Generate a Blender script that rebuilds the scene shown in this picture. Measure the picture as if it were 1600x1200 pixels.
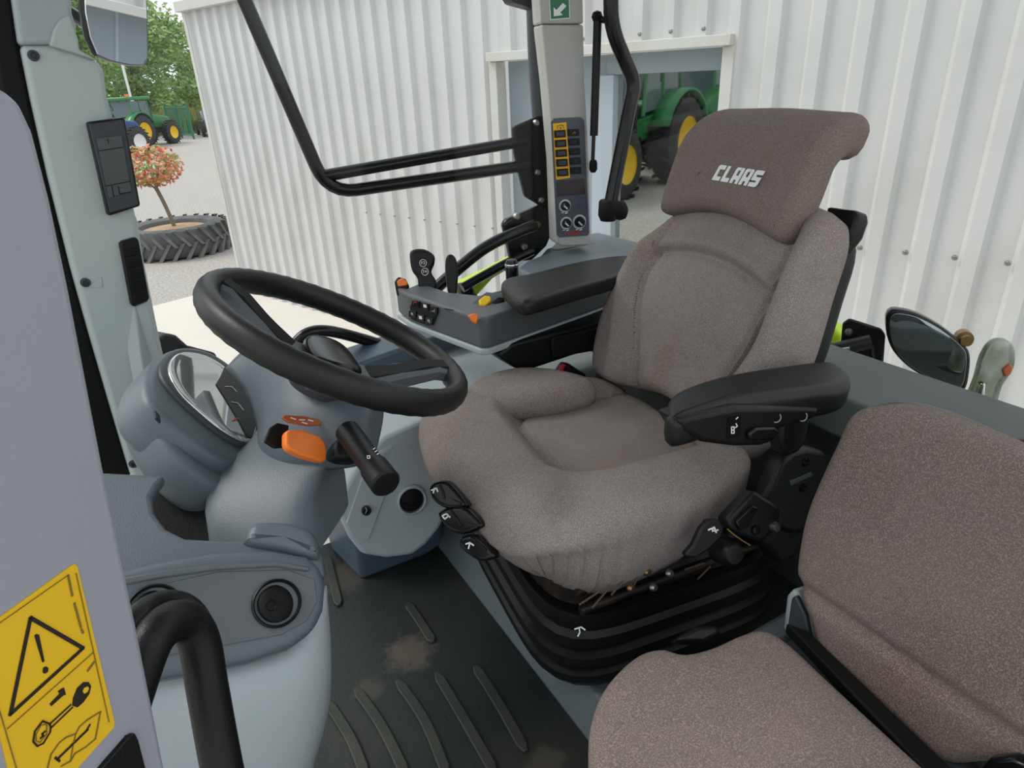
import bpy, bmesh, math, random
from mathutils import Vector, Matrix
V = Vector
random.seed(7)
for o in list(bpy.data.objects): bpy.data.objects.remove(o)
SC = bpy.context.scene; COL = SC.collection
# ------------------------------------------------------------------ camera
FPX = 1040.0; PITCH = math.radians(24.6); ROLL = math.radians(2.7); YAW = math.radians(29)
CAM = V((-.597, -.846, .98))
F0 = V((math.sin(YAW), math.cos(YAW), 0)); R0 = V((math.cos(YAW), -math.sin(YAW), 0)); ZZ = V((0, 0, 1))
CF = F0*math.cos(PITCH) - ZZ*math.sin(PITCH); CU = ZZ*math.cos(PITCH) + F0*math.sin(PITCH)
CR = R0*math.cos(ROLL) - CU*math.sin(ROLL); CD = -CU*math.cos(ROLL) - R0*math.sin(ROLL)
cam = bpy.data.cameras.new('camera'); co = bpy.data.objects.new('camera', cam); COL.objects.link(co)
cam.sensor_width = 36; cam.lens = FPX/1600*36; cam.clip_start = .02; cam.clip_end = 500
m3 = Matrix((CR, -CD, -CF)).transposed(); co.matrix_world = Matrix.Translation(CAM) @ m3.to_4x4()
SC.camera = co
# ------------------------------------------------------------------ world, sun, exposure
w = bpy.data.worlds.new('overcast_sky'); SC.world = w; w.use_nodes = True
nt = w.node_tree; bg = nt.nodes['Background']
bg.inputs[0].default_value = (.90, .95, 1.0, 1); bg.inputs[1].default_value = 0.92
sl = bpy.data.lights.new('sun', 'SUN'); sl.energy = 1.5; sl.angle = math.radians(25); sl.color = (1, .96, .9)
so = bpy.data.objects.new('sun', sl); COL.objects.link(so)
so.rotation_euler = V((.54, -.44, -.85)).to_track_quat('-Z', 'Y').to_euler()
SC.view_settings.view_transform = 'Standard'; SC.view_settings.look = 'None'
SC.view_settings.exposure = 0.42; SC.view_settings.gamma = 1; SC.view_settings.use_curve_mapping = False
# ------------------------------------------------------------------ measuring helpers: a sight line met with a real plane
def ray(px, py): return CF + (px-800)/FPX*CR + (py-600)/FPX*CD
def W(px, py, x=None, y=None, z=None, d=None):
    r = ray(px, py)
    if d is not None: return CAM + r*d
    if x is not None: return CAM + r*((x-CAM.x)/r.x)
    if y is not None: return CAM + r*((y-CAM.y)/r.y)
    return CAM + r*((z-CAM.z)/r.z)
class PL:
    """a working plane: origin, unit normal, in-plane axes"""
    def __init__(s, O, N):
        s.O = V(O); s.N = V(N).normalized()
        up = ZZ if abs(s.N.z) < .95 else V((0, 1, 0))
        s.ex = up.cross(s.N).normalized(); s.ey = s.N.cross(s.ex).normalized()
    def at(s, px, py, off=0):
        r = ray(px, py); o = s.O + s.N*off
        return CAM + r*((o-CAM).dot(s.N)/r.dot(s.N))
    def uv(s, px, py, off=0):
        p = s.at(px, py, off) - s.O; return (p.dot(s.ex), p.dot(s.ey))
    def p(s, u, v, n=0): return s.O + s.ex*u + s.ey*v + s.N*n
# ------------------------------------------------------------------ materials
MATS = {}
def mat(name, c, rough=.5, metal=0, c2=None, nscale=8, namt=.5, bump=0, bscale=300, speck=0, sscale=600, spec=.5, coat=0, stain=None, stscale=3, stamt=.5, trans=0, emit=None):
    m = bpy.data.materials.new(name); m.use_nodes = True; t = m.node_tree; N = t.nodes; L = t.links
    b = N['Principled BSDF']; b.inputs['Roughness'].default_value = rough; b.inputs['Metallic'].default_value = metal
    b.inputs['Specular IOR Level'].default_value = spec; b.inputs['Coat Weight'].default_value = coat
    b.inputs['Transmission Weight'].default_value = trans
    b.inputs['Base Color'].default_value = (*c, 1)
    tc = N.new('ShaderNodeTexCoord'); cur = None
    def noise(scale, detail=3, rg=.6):
        n = N.new('ShaderNodeTexNoise'); n.inputs['Scale'].default_value = scale; n.inputs['Detail'].default_value = detail
        n.inputs['Roughness'].default_value = rg; L.new(tc.outputs['Object'], n.inputs['Vector']); return n
    def ramp(n, a, bb):
        r = N.new('ShaderNodeMapRange'); r.inputs['From Min'].default_value = a; r.inputs['From Max'].default_value = bb
        L.new(n.outputs['Fac'], r.inputs['Value']); return r
    def mix(fac, a, bcol, amt):
        x = N.new('ShaderNodeMix'); x.data_type = 'RGBA'
        mm = N.new('ShaderNodeMath'); mm.operation = 'MULTIPLY'; mm.inputs[1].default_value = amt; L.new(fac.outputs[0], mm.inputs[0])
        L.new(mm.outputs[0], x.inputs['Factor'])
        if a is None: x.inputs['A'].default_value = (*c, 1)
        else: L.new(a, x.inputs['A'])
        x.inputs['B'].default_value = (*bcol, 1); return x.outputs['Result']
    if c2: cur = mix(ramp(noise(nscale), .35, .65), cur, c2, namt)
    if stain: cur = mix(ramp(noise(stscale, 5, .65), .48, .72), cur, stain, stamt)
    if speck:
        cur = mix(ramp(noise(sscale, 1), .45, .7), cur, tuple(min(1, v*(1+2.2*speck)+.02*speck) for v in c), .75)
        cur = mix(ramp(noise(sscale*.8, 1), .55, .35), cur, tuple(v*(1-.7*speck) for v in c), .6) if False else cur
    if cur: L.new(cur, b.inputs['Base Color'])
    if bump:
        n = noise(bscale, 2); bp = N.new('ShaderNodeBump'); bp.inputs['Strength'].default_value = bump; bp.inputs['Distance'].default_value = .002
        L.new(n.outputs['Fac'], bp.inputs['Height']); L.new(bp.outputs['Normal'], b.inputs['Normal'])
    if emit:
        b.inputs['Emission Color'].default_value = (*emit, 1); b.inputs['Emission Strength'].default_value = 1
    MATS[name] = m; return m
def glassmat(name, tint, refl):
    m = bpy.data.materials.new(name); m.use_nodes = True; t = m.node_tree; N = t.nodes; L = t.links
    for n in list(N):
        if n.type != 'OUTPUT_MATERIAL': N.remove(n)
    out = [n for n in N if n.type == 'OUTPUT_MATERIAL'][0]
    tr = N.new('ShaderNodeBsdfTransparent'); tr.inputs[0].default_value = (*tint, 1)
    gl = N.new('ShaderNodeBsdfGlossy'); gl.inputs['Roughness'].default_value = .01
    fr = N.new('ShaderNodeLayerWeight'); fr.inputs['Blend'].default_value = .5
    pw = N.new('ShaderNodeMath'); pw.operation = 'POWER'; pw.inputs[1].default_value = 5; L.new(fr.outputs['Facing'], pw.inputs[0])
    mu = N.new('ShaderNodeMath'); mu.operation = 'MULTIPLY_ADD'; mu.inputs[1].default_value = .8; mu.inputs[2].default_value = refl
    mu.use_clamp = True
    L.new(pw.outputs[0], mu.inputs[0]); mx = N.new('ShaderNodeMixShader')
    L.new(mu.outputs[0], mx.inputs[0]); L.new(tr.outputs[0], mx.inputs[1]); L.new(gl.outputs[0], mx.inputs[2]); L.new(mx.outputs[0], out.inputs[0])
    MATS[name] = m; return m
mat('fabric', (.222, .192, .177), .95, c2=(.265, .238, .226), nscale=6, namt=.7, bump=.5, bscale=700, speck=.42, sscale=620, spec=.12, stain=(.155, .10, .066), stscale=4.5, stamt=.6)
mat('fabric_worn', (.190, .150, .130), .95, c2=(.140, .122, .120), nscale=5, namt=.7, bump=.6, bscale=600, speck=.42, sscale=560, spec=.12, stain=(.16, .10, .058), stscale=3.2, stamt=.55)
mat('fabric_brown', (.168, .133, .116), .95, c2=(.198, .170, .158), nscale=6, namt=.6, bump=.5, bscale=700, speck=.42, sscale=620, spec=.12, stain=(.14, .082, .052), stscale=5, stamt=.5)
mat('pale_plastic', (.46, .52, .50), .5, bump=.15, bscale=700, c2=(.42, .49, .48), nscale=3)
mat('pale_plastic_warm', (.43, .43, .40), .5, bump=.15, bscale=700)
mat('light_plastic', (.40, .45, .46), .5, bump=.2, bscale=600, c2=(.36, .41, .42), nscale=4)
mat('mid_plastic', (.100, .124, .138), .42, bump=.25, bscale=600, c2=(.085, .105, .118), nscale=5)
mat('console_plastic', (.095, .105, .112), .45, bump=.25, bscale=700, c2=(.08, .09, .098), nscale=6)
mat('blue_plastic', (.055, .085, .115), .35, bump=.2, bscale=500, c2=(.08, .10, .11), nscale=6)
mat('slate_plastic', (.04, .047, .052), .45, bump=.2, bscale=600, spec=.4)
mat('green_grey_plastic', (.080, .098, .088), .5, bump=.3, bscale=500, c2=(.062, .075, .068), nscale=5, stain=(.09, .08, .065), stamt=.4)
mat('near_paint', (.32, .33, .37), .4, bump=.1, bscale=400)
mat('black_plastic', (.005, .0055, .006), .42, bump=.2, bscale=500, spec=.3)
mat('black_matte', (.004, .0042, .0045), .65, spec=.25)
mat('black_gloss', (.004, .004, .005), .2, spec=.35)
mat('black_dirty', (.006, .006, .006), .5, stain=(.05, .032, .02), stscale=18, stamt=.7, bump=.3, bscale=120, spec=.3)
mat('leather', (.010, .010, .010), .42, bump=.12, bscale=500, c2=(.014, .014, .014), nscale=3, spec=.35)
mat('rubber', (.02, .02, .022), .75, c2=(.05, .05, .05), nscale=6)
mat('tyre_grey', (.075, .08, .088), .8, c2=(.16, .16, .155), nscale=3, namt=.6)
mat('lug_grey', (.10, .105, .11), .85, c2=(.22, .21, .19), nscale=4, namt=.7)
mat('floor_rubber', (.013, .019, .018), .5, c2=(.021, .029, .028), nscale=4, bump=.3, bscale=250, stain=(.05, .042, .03), stscale=2.6, stamt=.6, spec=.35)
mat('rib_rubber', (.030, .036, .029), .55, c2=(.06, .06, .047), nscale=9, bump=.35, bscale=250, spec=.3)
mat('kerb', (.085, .105, .112), .45, bump=.2, bscale=300, c2=(.065, .082, .088), nscale=5)
mat('orange', (.85, .19, .015), .4)
mat('orange_dull', (.45, .10, .03), .45)
mat('yellow', (.82, .50, .01), .5)
mat('amber', (.85, .45, .01), .45)
mat('white_paint', (.80, .80, .78), .5)
mat('red', (.55, .02, .02), .4)
mat('ink', (.012, .008, .004), .6)
mat('ink_soft', (.22, .14, .02), .6)
mat('sign_green', (.01, .16, .06), .4)
mat('lime', (.48, .68, .02), .35)
mat('chrome', (.55, .56, .55), .18, metal=1)
mat('steel', (.38, .38, .36), .35, metal=1)
mat('brass', (.35, .22, .10), .35, metal=1)
mat('lens_dirty', (.55, .58, .54), .1, c2=(.22, .28, .15), nscale=22, namt=.9, trans=.6)
mat('lens_dark', (.62, .63, .63), .03, metal=.75)
mat('screen', (.055, .068, .068), .35)
mat('display_dark', (.035, .028, .032), .2)
mat('mirror_dark', (.30, .33, .34), .03, metal=1)
mat('mirror', (.80, .82, .84), .02, metal=1)
mat('sheet', (.60, .605, .59), .45, c2=(.56, .565, .555), nscale=1.2, namt=.5, stain=(.45, .45, .41), stscale=1.3, stamt=.35)
mat('trim_white', (.58, .58, .55), .45, stain=(.46, .34, .2), stscale=3, stamt=.35)
mat('rust', (.075, .045, .025), .7, c2=(.12, .06, .03), nscale=60)
mat('door_grey', (.27, .32, .35), .45)
mat('door_frame', (.40, .46, .50), .4)
mat('gravel', (.27, .255, .235), .95, c2=(.50, .48, .45), nscale=30, namt=.9, bump=1, bscale=30, stain=(.42, .35, .28), stscale=.25, stamt=.5)
mat('concrete', (.66, .62, .56), .8, c2=(.60, .56, .50), nscale=1.5)
mat('leaf', (.10, .21, .03), .6, c2=(.20, .34, .06), nscale=.5, namt=.9)
mat('leaf_b', (.14, .25, .05), .6, c2=(.28, .40, .10), nscale=.6, namt=.9)
mat('leaf_red', (.62, .10, .05), .5, c2=(.75, .30, .12), nscale=7, namt=.9)
mat('leaf_green', (.20, .32, .05), .5, c2=(.40, .42, .12), nscale=7)
mat('bark', (.20, .15, .11), .9)
mat('mulch', (.36, .24, .14), .95, c2=(.55, .40, .26), nscale=9)
mat('grass', (.18, .24, .05), .9, c2=(.36, .30, .12), nscale=.8)
mat('tractor_green', (.025, .20, .06), .35)
mat('tractor_blue', (.02, .06, .22), .35)
mat('fence_green', (.02, .17, .10), .5)
mat('car_dark', (.02, .022, .026), .25)
mat('car_glass', (.10, .14, .15), .1)
mat('key_grey', (.30, .30, .30), .5)
mat('switch_plate', (.075, .085, .105), .4)
mat('dial', (.60, .62, .63), .4)
glassmat('cab_glass', (.985, .99, .985), .012)
glassmat('lens_glass', (.30, .30, .30), .42)
def floor_dirt(name, spots, col):
    m = MATS[name]; t = m.node_tree; N = t.nodes; L = t.links; b = N['Principled BSDF']
    g = N.new('ShaderNodeNewGeometry'); src = b.inputs['Base Color'].links[0].from_socket
    nz = N.new('ShaderNodeTexNoise'); nz.inputs['Scale'].default_value = 26; nz.inputs['Detail'].default_value = 6; nz.inputs['Roughness'].default_value = .7; L.new(g.outputs['Position'], nz.inputs['Vector'])
    for (p, r, amt) in spots:
        d = N.new('ShaderNodeVectorMath'); d.operation = 'DISTANCE'; d.inputs[1].default_value = p; L.new(g.outputs['Position'], d.inputs[0])
        a = N.new('ShaderNodeMapRange'); a.inputs['From Min'].default_value = r*1.5; a.inputs['From Max'].default_value = 0; a.inputs['To Max'].default_value = .75; L.new(d.outputs['Value'], a.inputs['Value'])
        s = N.new('ShaderNodeMath'); s.operation = 'ADD'; L.new(a.outputs[0], s.inputs[0]); L.new(nz.outputs['Fac'], s.inputs[1])
        q = N.new('ShaderNodeMapRange'); q.inputs['From Min'].default_value = .72; q.inputs['From Max'].default_value = .95; q.inputs['To Max'].default_value = amt; L.new(s.outputs[0], q.inputs['Value'])
        x = N.new('ShaderNodeMix'); x.data_type = 'RGBA'; L.new(q.outputs[0], x.inputs['Factor']); L.new(src, x.inputs['A']); x.inputs['B'].default_value = (*col, 1); src = x.outputs['Result']
    L.new(src, b.inputs['Base Color'])
floor_dirt('floor_rubber', [(tuple(W(640, 1020, z=0)), .050, .75), (tuple(W(575, 1080, z=0)), .03, .35), (tuple(W(850, 1195, z=0)), .035, .5), (tuple(W(540, 900, z=0)), .06, .45)], (.105, .085, .066))
def doorglass():
    m = mat('door_glass', (.02, .03, .03), .02, spec=.5)
    b = m.node_tree.nodes['Principled BSDF']; b.inputs['Metallic'].default_value = 1; b.inputs['Base Color'].default_value = (.50, .53, .50, 1)
doorglass()
# ------------------------------------------------------------------ object helpers
WL = {}
def bm2(bm, name, material, parent=None, smooth=35, bevel=0, seg=2, recalc=True, kind=None):
    if recalc: bmesh.ops.recalc_face_normals(bm, faces=bm.faces[:])
    if bm.verts:
        lo = V((min(v.co[i] for v in bm.verts) for i in range(3))); hi = V((max(v.co[i] for v in bm.verts) for i in range(3)))
        c = (lo+hi)/2
        for v in bm.verts: v.co -= c
    else: c = V()
    me = bpy.data.meshes.new(name); bm.to_mesh(me); bm.free()
    if smooth:
        for p in me.polygons: p.use_smooth = True
        me.set_sharp_from_angle(angle=math.radians(smooth))
    me.materials.append(MATS[material])
    o = bpy.data.objects.new(name, me); COL.objects.link(o)
    WL[o.name] = c
    if parent: o.parent = parent; o.location = c - WL[parent.name]
    else: o.location = c
    if bevel:
        b = o.modifiers.new('bevel', 'BEVEL'); b.width = bevel; b.segments = seg; b.limit_method = 'ANGLE'; b.angle_limit = math.radians(30)
        b.harden_normals = False
    if kind: o['kind'] = kind
    return o
def thing(name, label, cat, loc, group=None):
    o = bpy.data.objects.new(name, None); COL.objects.link(o); o.empty_display_size = .05
    o.location = loc; WL[o.name] = V(loc); o['label'] = label; o['category'] = cat
    if group: o['group'] = group
    return o
def tag(o, label, cat, group=None):
    o['label'] = label; o['category'] = cat
    if group: o['group'] = group
    return o
def struct(o, label=None):
    o['kind'] = 'structure'
    if label: o['label'] = label
    return o
def copy_tree(o, parent=None):
    c = o.copy(); COL.objects.link(c); c.parent = parent
    for ch in o.children: copy_tree(ch, c)
    return c
def catmull(pts, n, closed=True):
    m = len(pts); out = []
    D = len(pts[0]); tot = m if closed else m-1
    dense = []
    for i in range(tot):
        if closed: a, b, c, d = (pts[(i+k-1) % m] for k in range(4))
        else: a, b, c, d = (pts[min(max(i+k-1, 0), m-1)] for k in range(4))
        for j in range(12):
            t = j/12
            dense.append(tuple(.5*((2*b[k]) + (-a[k]+c[k])*t + (2*a[k]-5*b[k]+4*c[k]-d[k])*t*t + (-a[k]+3*b[k]-3*c[k]+d[k])*t**3) for k in range(D)))
    dense.append(tuple(pts[0] if closed else pts[-1]))
    L = [0]
    for p, q in zip(dense, dense[1:]): L.append(L[-1]+math.dist(p, q))
    N = n if closed else n-1
    j = 0
    for i in range(n):
        s = L[-1]*i/N
        while j < len(L)-2 and L[j+1] < s: j += 1
        f = 0 if L[j+1] == L[j] else (s-L[j])/(L[j+1]-L[j])
        out.append(tuple(a+(b-a)*f for a, b in zip(dense[j], dense[j+1])))
    return out
def smooth01(a, b, x):
    t = min(max((x-a)/(b-a), 0), 1); return t*t*(3-2*t)
def pad(name, outline, fr, material, parent=None, top=None, e=.02, t=.06, nang=96, nr=14, post=None, taper=None, center=None, wob=None):
    """upholstered pad: closed 2-D outline, domed top, rounded rim, sides and a back. fr=(O,ex,ey,ez)"""
    O, ex, ey, ez = fr; ol = catmull(outline, nang)
    area = sum(ol[i][0]*ol[(i+1) % nang][1]-ol[(i+1) % nang][0]*ol[i][1] for i in range(nang))
    cx, cy = center or (sum(p[0] for p in ol)/nang, sum(p[1] for p in ol)/nang)
    nm = []
    for i in range(nang):
        a, b = ol[i-1], ol[(i+1) % nang]; tx, ty = b[0]-a[0], b[1]-a[1]; l = math.hypot(tx, ty) or 1
        s = 1 if area > 0 else -1
        nm.append((ty/l*s, -tx/l*s))
    top = top or (lambda x, y: 0)
    rings = []
    inner = [(p[0]-n[0]*e, p[1]-n[1]*e) for p, n in zip(ol, nm)]
    for k in range(1, nr+1):
        f = (k/nr)**.85; rings.append([(cx+(p[0]-cx)*f, cy+(p[1]-cy)*f, 0) for p in inner])
    for j in range(1, 6):
        a = j/5*math.pi/2; rings.append([(p[0]+n[0]*e*math.sin(a), p[1]+n[1]*e*math.sin(a), -e*(1-math.cos(a))) for p, n in zip(inner, nm)])
    eb = min(e, t*.4)
    for j in range(1, 4):
        z = -e-(t-e-eb)*j/3; rings.append([(p[0], p[1], z) for p in ol])
    for j in range(1, 4):
        a = j/3*math.pi/2; rings.append([(p[0]-n[0]*eb*(1-math.cos(a)), p[1]-n[1]*eb*(1-math.cos(a)), -t+eb-eb*math.sin(a)) for p, n in zip(ol, nm)])
    bm = bmesh.new()
    def mkv(x, y, z, i=None):
        h = top(x, y); fade = 1 if z > -e*1.01 else max(0, 1-(-z-e)/max(t-e, 1e-6))
        zz = z+h*fade
        if taper and i is not None and z < -e*.6:
            q = taper(x, y)*(-z-e*.6); x -= nm[i][0]*q; y -= nm[i][1]*q
        if wob and i is not None:
            dx, dy = wob(x, y, z, i); x += dx; y += dy
        if post: x, y, zz = post(x, y, zz)
        return bm.verts.new(O+ex*x+ey*y+ez*zz)
    c0 = mkv(cx, cy, 0); R = [[mkv(*p, i) for i, p in enumerate(r)] for r in rings]; c1 = mkv(cx, cy, -t)
    for i in range(nang):
        j = (i+1) % nang; bm.faces.new((c0, R[0][i], R[0][j])); bm.faces.new((c1, R[-1][j], R[-1][i]))
        for a, b in zip(R, R[1:]): bm.faces.new((a[i], b[i], b[j], a[j]))
    return bm2(bm, name, material, parent, smooth=60)
def ppad(name, pxs, pl, material, parent=None, off=0, **k):
    """pad whose outline is sighted on plane pl"""
    ol = [pl.uv(x, y, off) for x, y in pxs]
    return pad(name, ol, (pl.O+pl.N*off, pl.ex, pl.ey, pl.N), material, parent, **k)
def prism3(name, pts, ext, material, parent=None, bevel=.004, seg=2, smooth=35):
    bm = bmesh.new(); a = [bm.verts.new(p) for p in pts]; b = [bm.verts.new(p+ext) for p in pts]; n = len(pts)
    bm.faces.new(a); bm.faces.new(b[::-1])
    for i in range(n): bm.faces.new((a[i], a[(i+1) % n], b[(i+1) % n], b[i]))
    return bm2(bm, name, material, parent, smooth, bevel, seg)
def plate(name, pxs, pl, t, material, parent=None, off=0, bevel=.004, seg=2, curve=0):
    pts = [pl.at(x, y, off) for x, y in pxs]
    if curve: pts = [V(p) for p in catmull([tuple(p) for p in pts], curve)]
    return prism3(name, pts, -pl.N*t, material, parent, bevel, seg)
def box(name, c, ex, ey, ez, s, material, parent=None, bevel=.004, seg=2):
    c = V(c); ex, ey, ez = V(ex).normalized(), V(ey).normalized(), V(ez).normalized()
    pts = [c+ex*(a*s[0]/2)+ey*(b*s[1]/2)-ez*s[2]/2 for a, b in ((-1, -1), (1, -1), (1, 1), (-1, 1))]
    return prism3(name, pts, ez*s[2], material, parent, bevel, seg)
AX = (V((1, 0, 0)), V((0, 1, 0)), V((0, 0, 1)))
def abox(name, lo, hi, material, parent=None, bevel=.004, seg=2):
    lo, hi = V(lo), V(hi); return box(name, (lo+hi)/2, *AX, hi-lo, material, parent, bevel, seg)
def frame_of(d):
    d = V(d).normalized(); u = d.orthogonal().normalized(); return u, d.cross(u).normalized(), d
def lathe(name, O, axis, prof, material, parent=None, n=32, smooth=40):
    """prof: (radius, height along axis)"""
    u, v, d = frame_of(axis); bm = bmesh.new(); R = []
    for r, h in prof:
        if r < 1e-6: R.append([bm.verts.new(V(O)+d*h)])
        else: R.append([bm.verts.new(V(O)+d*h+(u*math.cos(i*math.tau/n)+v*math.sin(i*math.tau/n))*r) for i in range(n)])
    for a, b in zip(R, R[1:]):
        for i in range(n):
            j = (i+1) % n
            if len(a) == 1 and len(b) == 1: continue
            if len(a) == 1: bm.faces.new((a[0], b[i], b[j]))
            elif len(b) == 1: bm.faces.new((a[i], b[0], a[j]))
            else: bm.faces.new((a[i], b[i], b[j], a[j]))
    return bm2(bm, name, material, parent, smooth)
def tube_bm(bm, pts, r, seg=12, closed=False, caps=True):
    pts = [V(p) for p in pts]; n = len(pts); rings = []; prev = None
    for i, p in enumerate(pts):
        if closed: t = (pts[(i+1) % n]-pts[i-1])
        else: t = pts[min(i+1, n-1)]-pts[max(i-1, 0)]
        t.normalize()
        if prev is None: u = t.orthogonal().normalized()
        else: u = (prev-t*prev.dot(t)).normalized()
        prev = u; v = t.cross(u); rr = r[i] if isinstance(r, (list, tuple)) else r
        rings.append([bm.verts.new(p+(u*math.cos(k*math.tau/seg)+v*math.sin(k*math.tau/seg))*rr) for k in range(seg)])
    for a, b in zip(rings, rings[1:]+([rings[0]] if closed else [])):
        for k in range(seg): bm.faces.new((a[k], a[(k+1) % seg], b[(k+1) % seg], b[k]))
    if caps and not closed: bm.faces.new(rings[0][::-1]); bm.faces.new(rings[-1])
def tube(name, pts, r, material, parent=None, n=None, seg=14, raw=False):
    if not raw: pts = catmull([tuple(p) for p in pts], n or max(12, len(pts)*8), closed=False)
    bm = bmesh.new(); tube_bm(bm, pts, r, seg); return bm2(bm, name, material, parent, 50)
def fillet(pts, rad, k=6):
    out = [V(pts[0])]
    for a, b, c in zip(pts, pts[1:], pts[2:]):
        a, b, c = V(a), V(b), V(c); d1 = (a-b); d2 = (c-b); r = min(rad, d1.length*.49, d2.length*.49); p = b+d1.normalized()*r; q = b+d2.normalized()*r
        for i in range(k+1):
            t = i/k; out.append(p*(1-t)**2+b*2*t*(1-t)+q*t*t)
    out.append(V(pts[-1])); return out
def patch(name, rows, material, parent=None, t=.01, nu=24, nv=12, smooth=50):
    """lofted sheet through rows of 3-D points, given a thickness"""
    R = [catmull([tuple(p) for p in r], nu, closed=False) for r in rows]
    cols = [catmull([R[i][j] for i in range(len(R))], nv, closed=False) for j in range(nu)]
    bm = bmesh.new(); G = [[bm.verts.new(cols[j][i]) for j in range(nu)] for i in range(nv)]
    for i in range(nv-1):
        for j in range(nu-1): bm.faces.new((G[i][j], G[i][j+1], G[i+1][j+1], G[i+1][j]))
    bmesh.ops.recalc_face_normals(bm, faces=bm.faces[:])
    f = bm.faces[len(bm.faces)//2] if bm.faces.ensure_lookup_table() is None else None
    cc = f.calc_center_median()
    if f.normal.dot(CAM-cc) < 0: bmesh.ops.reverse_faces(bm, faces=bm.faces[:])
    o = bm2(bm, name, material, parent, smooth, recalc=False)
    s = o.modifiers.new('thickness', 'SOLIDIFY'); s.thickness = t; s.offset = -1
    return o
def stroke(name, pxs, wpx, pl, material, parent, off=.0006, t=.0006, closed=False):
    """flat printed line on a plane, width in sighted pixels"""
    P = [pl.uv(x, y, off) for x, y in pxs]; k = (pl.at(pxs[0][0]+1, pxs[0][1])-pl.at(*pxs[0])).length
    k = min(k, (pl.at(pxs[0][0], pxs[0][1]+1)-pl.at(*pxs[0])).length*1.5); hw = wpx*k/2
    bm = bmesh.new(); n = len(P)
    for i in range(n if closed else n-1):
        a, b = V(P[i]), V(P[(i+1) % n]); d = (b-a)
        if d.length < 1e-7: continue
        d.normalize(); nn = V((-d.y, d.x))*hw; a2 = a-d*hw*.6; b2 = b+d*hw*.6
        f = bm.faces.new([bm.verts.new(pl.p(q.x, q.y, off)) for q in (a2+nn, a2-nn, b2-nn, b2+nn)])
    o = bm2(bm, name, material, parent, 0, recalc=False)
    s = o.modifiers.new('thickness', 'SOLIDIFY'); s.thickness = t; s.offset = 0
    return o
def txt(name, s, O, ex, ey, size, material, parent, thick=.0004):
    cu = bpy.data.curves.new(name, 'FONT'); cu.body = s; cu.size = size; cu.align_x = 'CENTER'; cu.align_y = 'CENTER'; cu.extrude = thick
    ob = bpy.data.objects.new(name, cu); COL.objects.link(ob)
    dg = bpy.context.evaluated_depsgraph_get(); me = bpy.data.meshes.new_from_object(ob.evaluated_get(dg))
    bpy.data.objects.remove(ob); ex, ey = V(ex).normalized(), V(ey).normalized(); ez = ex.cross(ey)
    for v in me.vertices: v.co = ex*v.co.x+ey*v.co.y+ez*v.co.z
    me.materials.clear(); me.materials.append(MATS[material]); o = bpy.data.objects.new(name, me); COL.objects.link(o)
    WL[o.name] = V(O); o.parent = parent; o.location = V(O)-WL[parent.name]; return o
# =================================================================== OUTSIDE SETTING
GZ = -1.35
WN = V((-.935, -.353, 0)); WD = V((-.353, .935, 0)); WO = CAM-WN*4.15; WO.z = 0
def onwall(s, z, n=0): return WO+WD*s+ZZ*z+WN*n
bm = bmesh.new(); S = 140
# gravel lot as one ground sheet with a slightly uneven surface
nx = 40
G = [[bm.verts.new((-90+4.5*i+2, -60+5*j, GZ+random.uniform(-.01, .01))) for i in range(nx)] for j in range(44)]
for j in range(43):
    for i in range(nx-1): bm.faces.new((G[j][i], G[j][i+1], G[j+1][i+1], G[j+1][i]))
struct(bm2(bm, 'ground', 'gravel', smooth=60), 'pale gravel yard around the building')
pts = [onwall(-4, GZ-.1, .0), onwall(8.3, GZ-.1, .0), onwall(8.3, GZ-.1, 1.9), onwall(-4, GZ-.1, 1.9)]
struct(prism3('trim_1', pts, ZZ*.13, 'concrete', None, .01), 'pale concrete apron along the foot of the corrugated wall')
# corrugated wall: sheets as parts
wall = thing('wall_back', 'white corrugated metal wall of the building behind the tractor', 'wall', onwall(2, GZ))
del wall['category']; struct(wall)
DS0, DS1, DZ = 1.76, 3.50, 1.10
def sheet(s0, s1, z0, z1, pitch):
    bm = bmesh.new(); prof = []; s = s0
    while s < s1-1e-6:
        for f, n in ((0, 0), (.50, 0), (.60, .034), (.88, .034), (.98, 0)):
            q = s+f*pitch
            if q < s1: prof.append((q, n))
        s += pitch
    prof.append((s1, 0)); A = [bm.verts.new(onwall(q, z0, n)) for q, n in prof]; B = [bm.verts.new(onwall(q, z1, n)) for q, n in prof]
    for i in range(len(prof)-1): bm.faces.new((A[i], A[i+1], B[i+1], B[i]))
    o = bm2(bm, 'panel', 'sheet', wall, 0, recalc=False)
    m = o.modifiers.new('thickness', 'SOLIDIFY'); m.thickness = .004; m.offset = 0
    return o
s = -4.0+.03
while s < 1.7:
    e = min(s+.92, DS0); sheet(s, e, GZ, 1.80, .23); s += .92
s = DS0
while s < DS1: sheet(s, min(s+.84, DS1), DZ+.06, 1.80, .21); s += .84
s = DS1
while s < 7.85: sheet(s, min(s+.8, 7.88), GZ, 1.80, .2); s += .8
for k in range(11):
    lathe('screw', onwall(.07+.23*k-.08-.5, .03, .034), WN, [(0, .012), (.008, .011), (.010, .004), (.016, .002), (.016, 0)], 'steel', wall, 10)
for k in range(9):
    lathe('screw', onwall(3.56+.2*k+.06, -.12, .034), WN, [(0, .010), (.007, .009), (.009, .004), (.012, .002), (.012, 0)], 'steel', wall, 10)
for k in range(5):
    lathe('screw', onwall(1.9+.21*k+.0, DZ+.10, .034), WN, [(0, .012), (.008, .011), (.010, .004), (.016, .002), (.016, 0)], 'steel', wall, 10)
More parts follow.
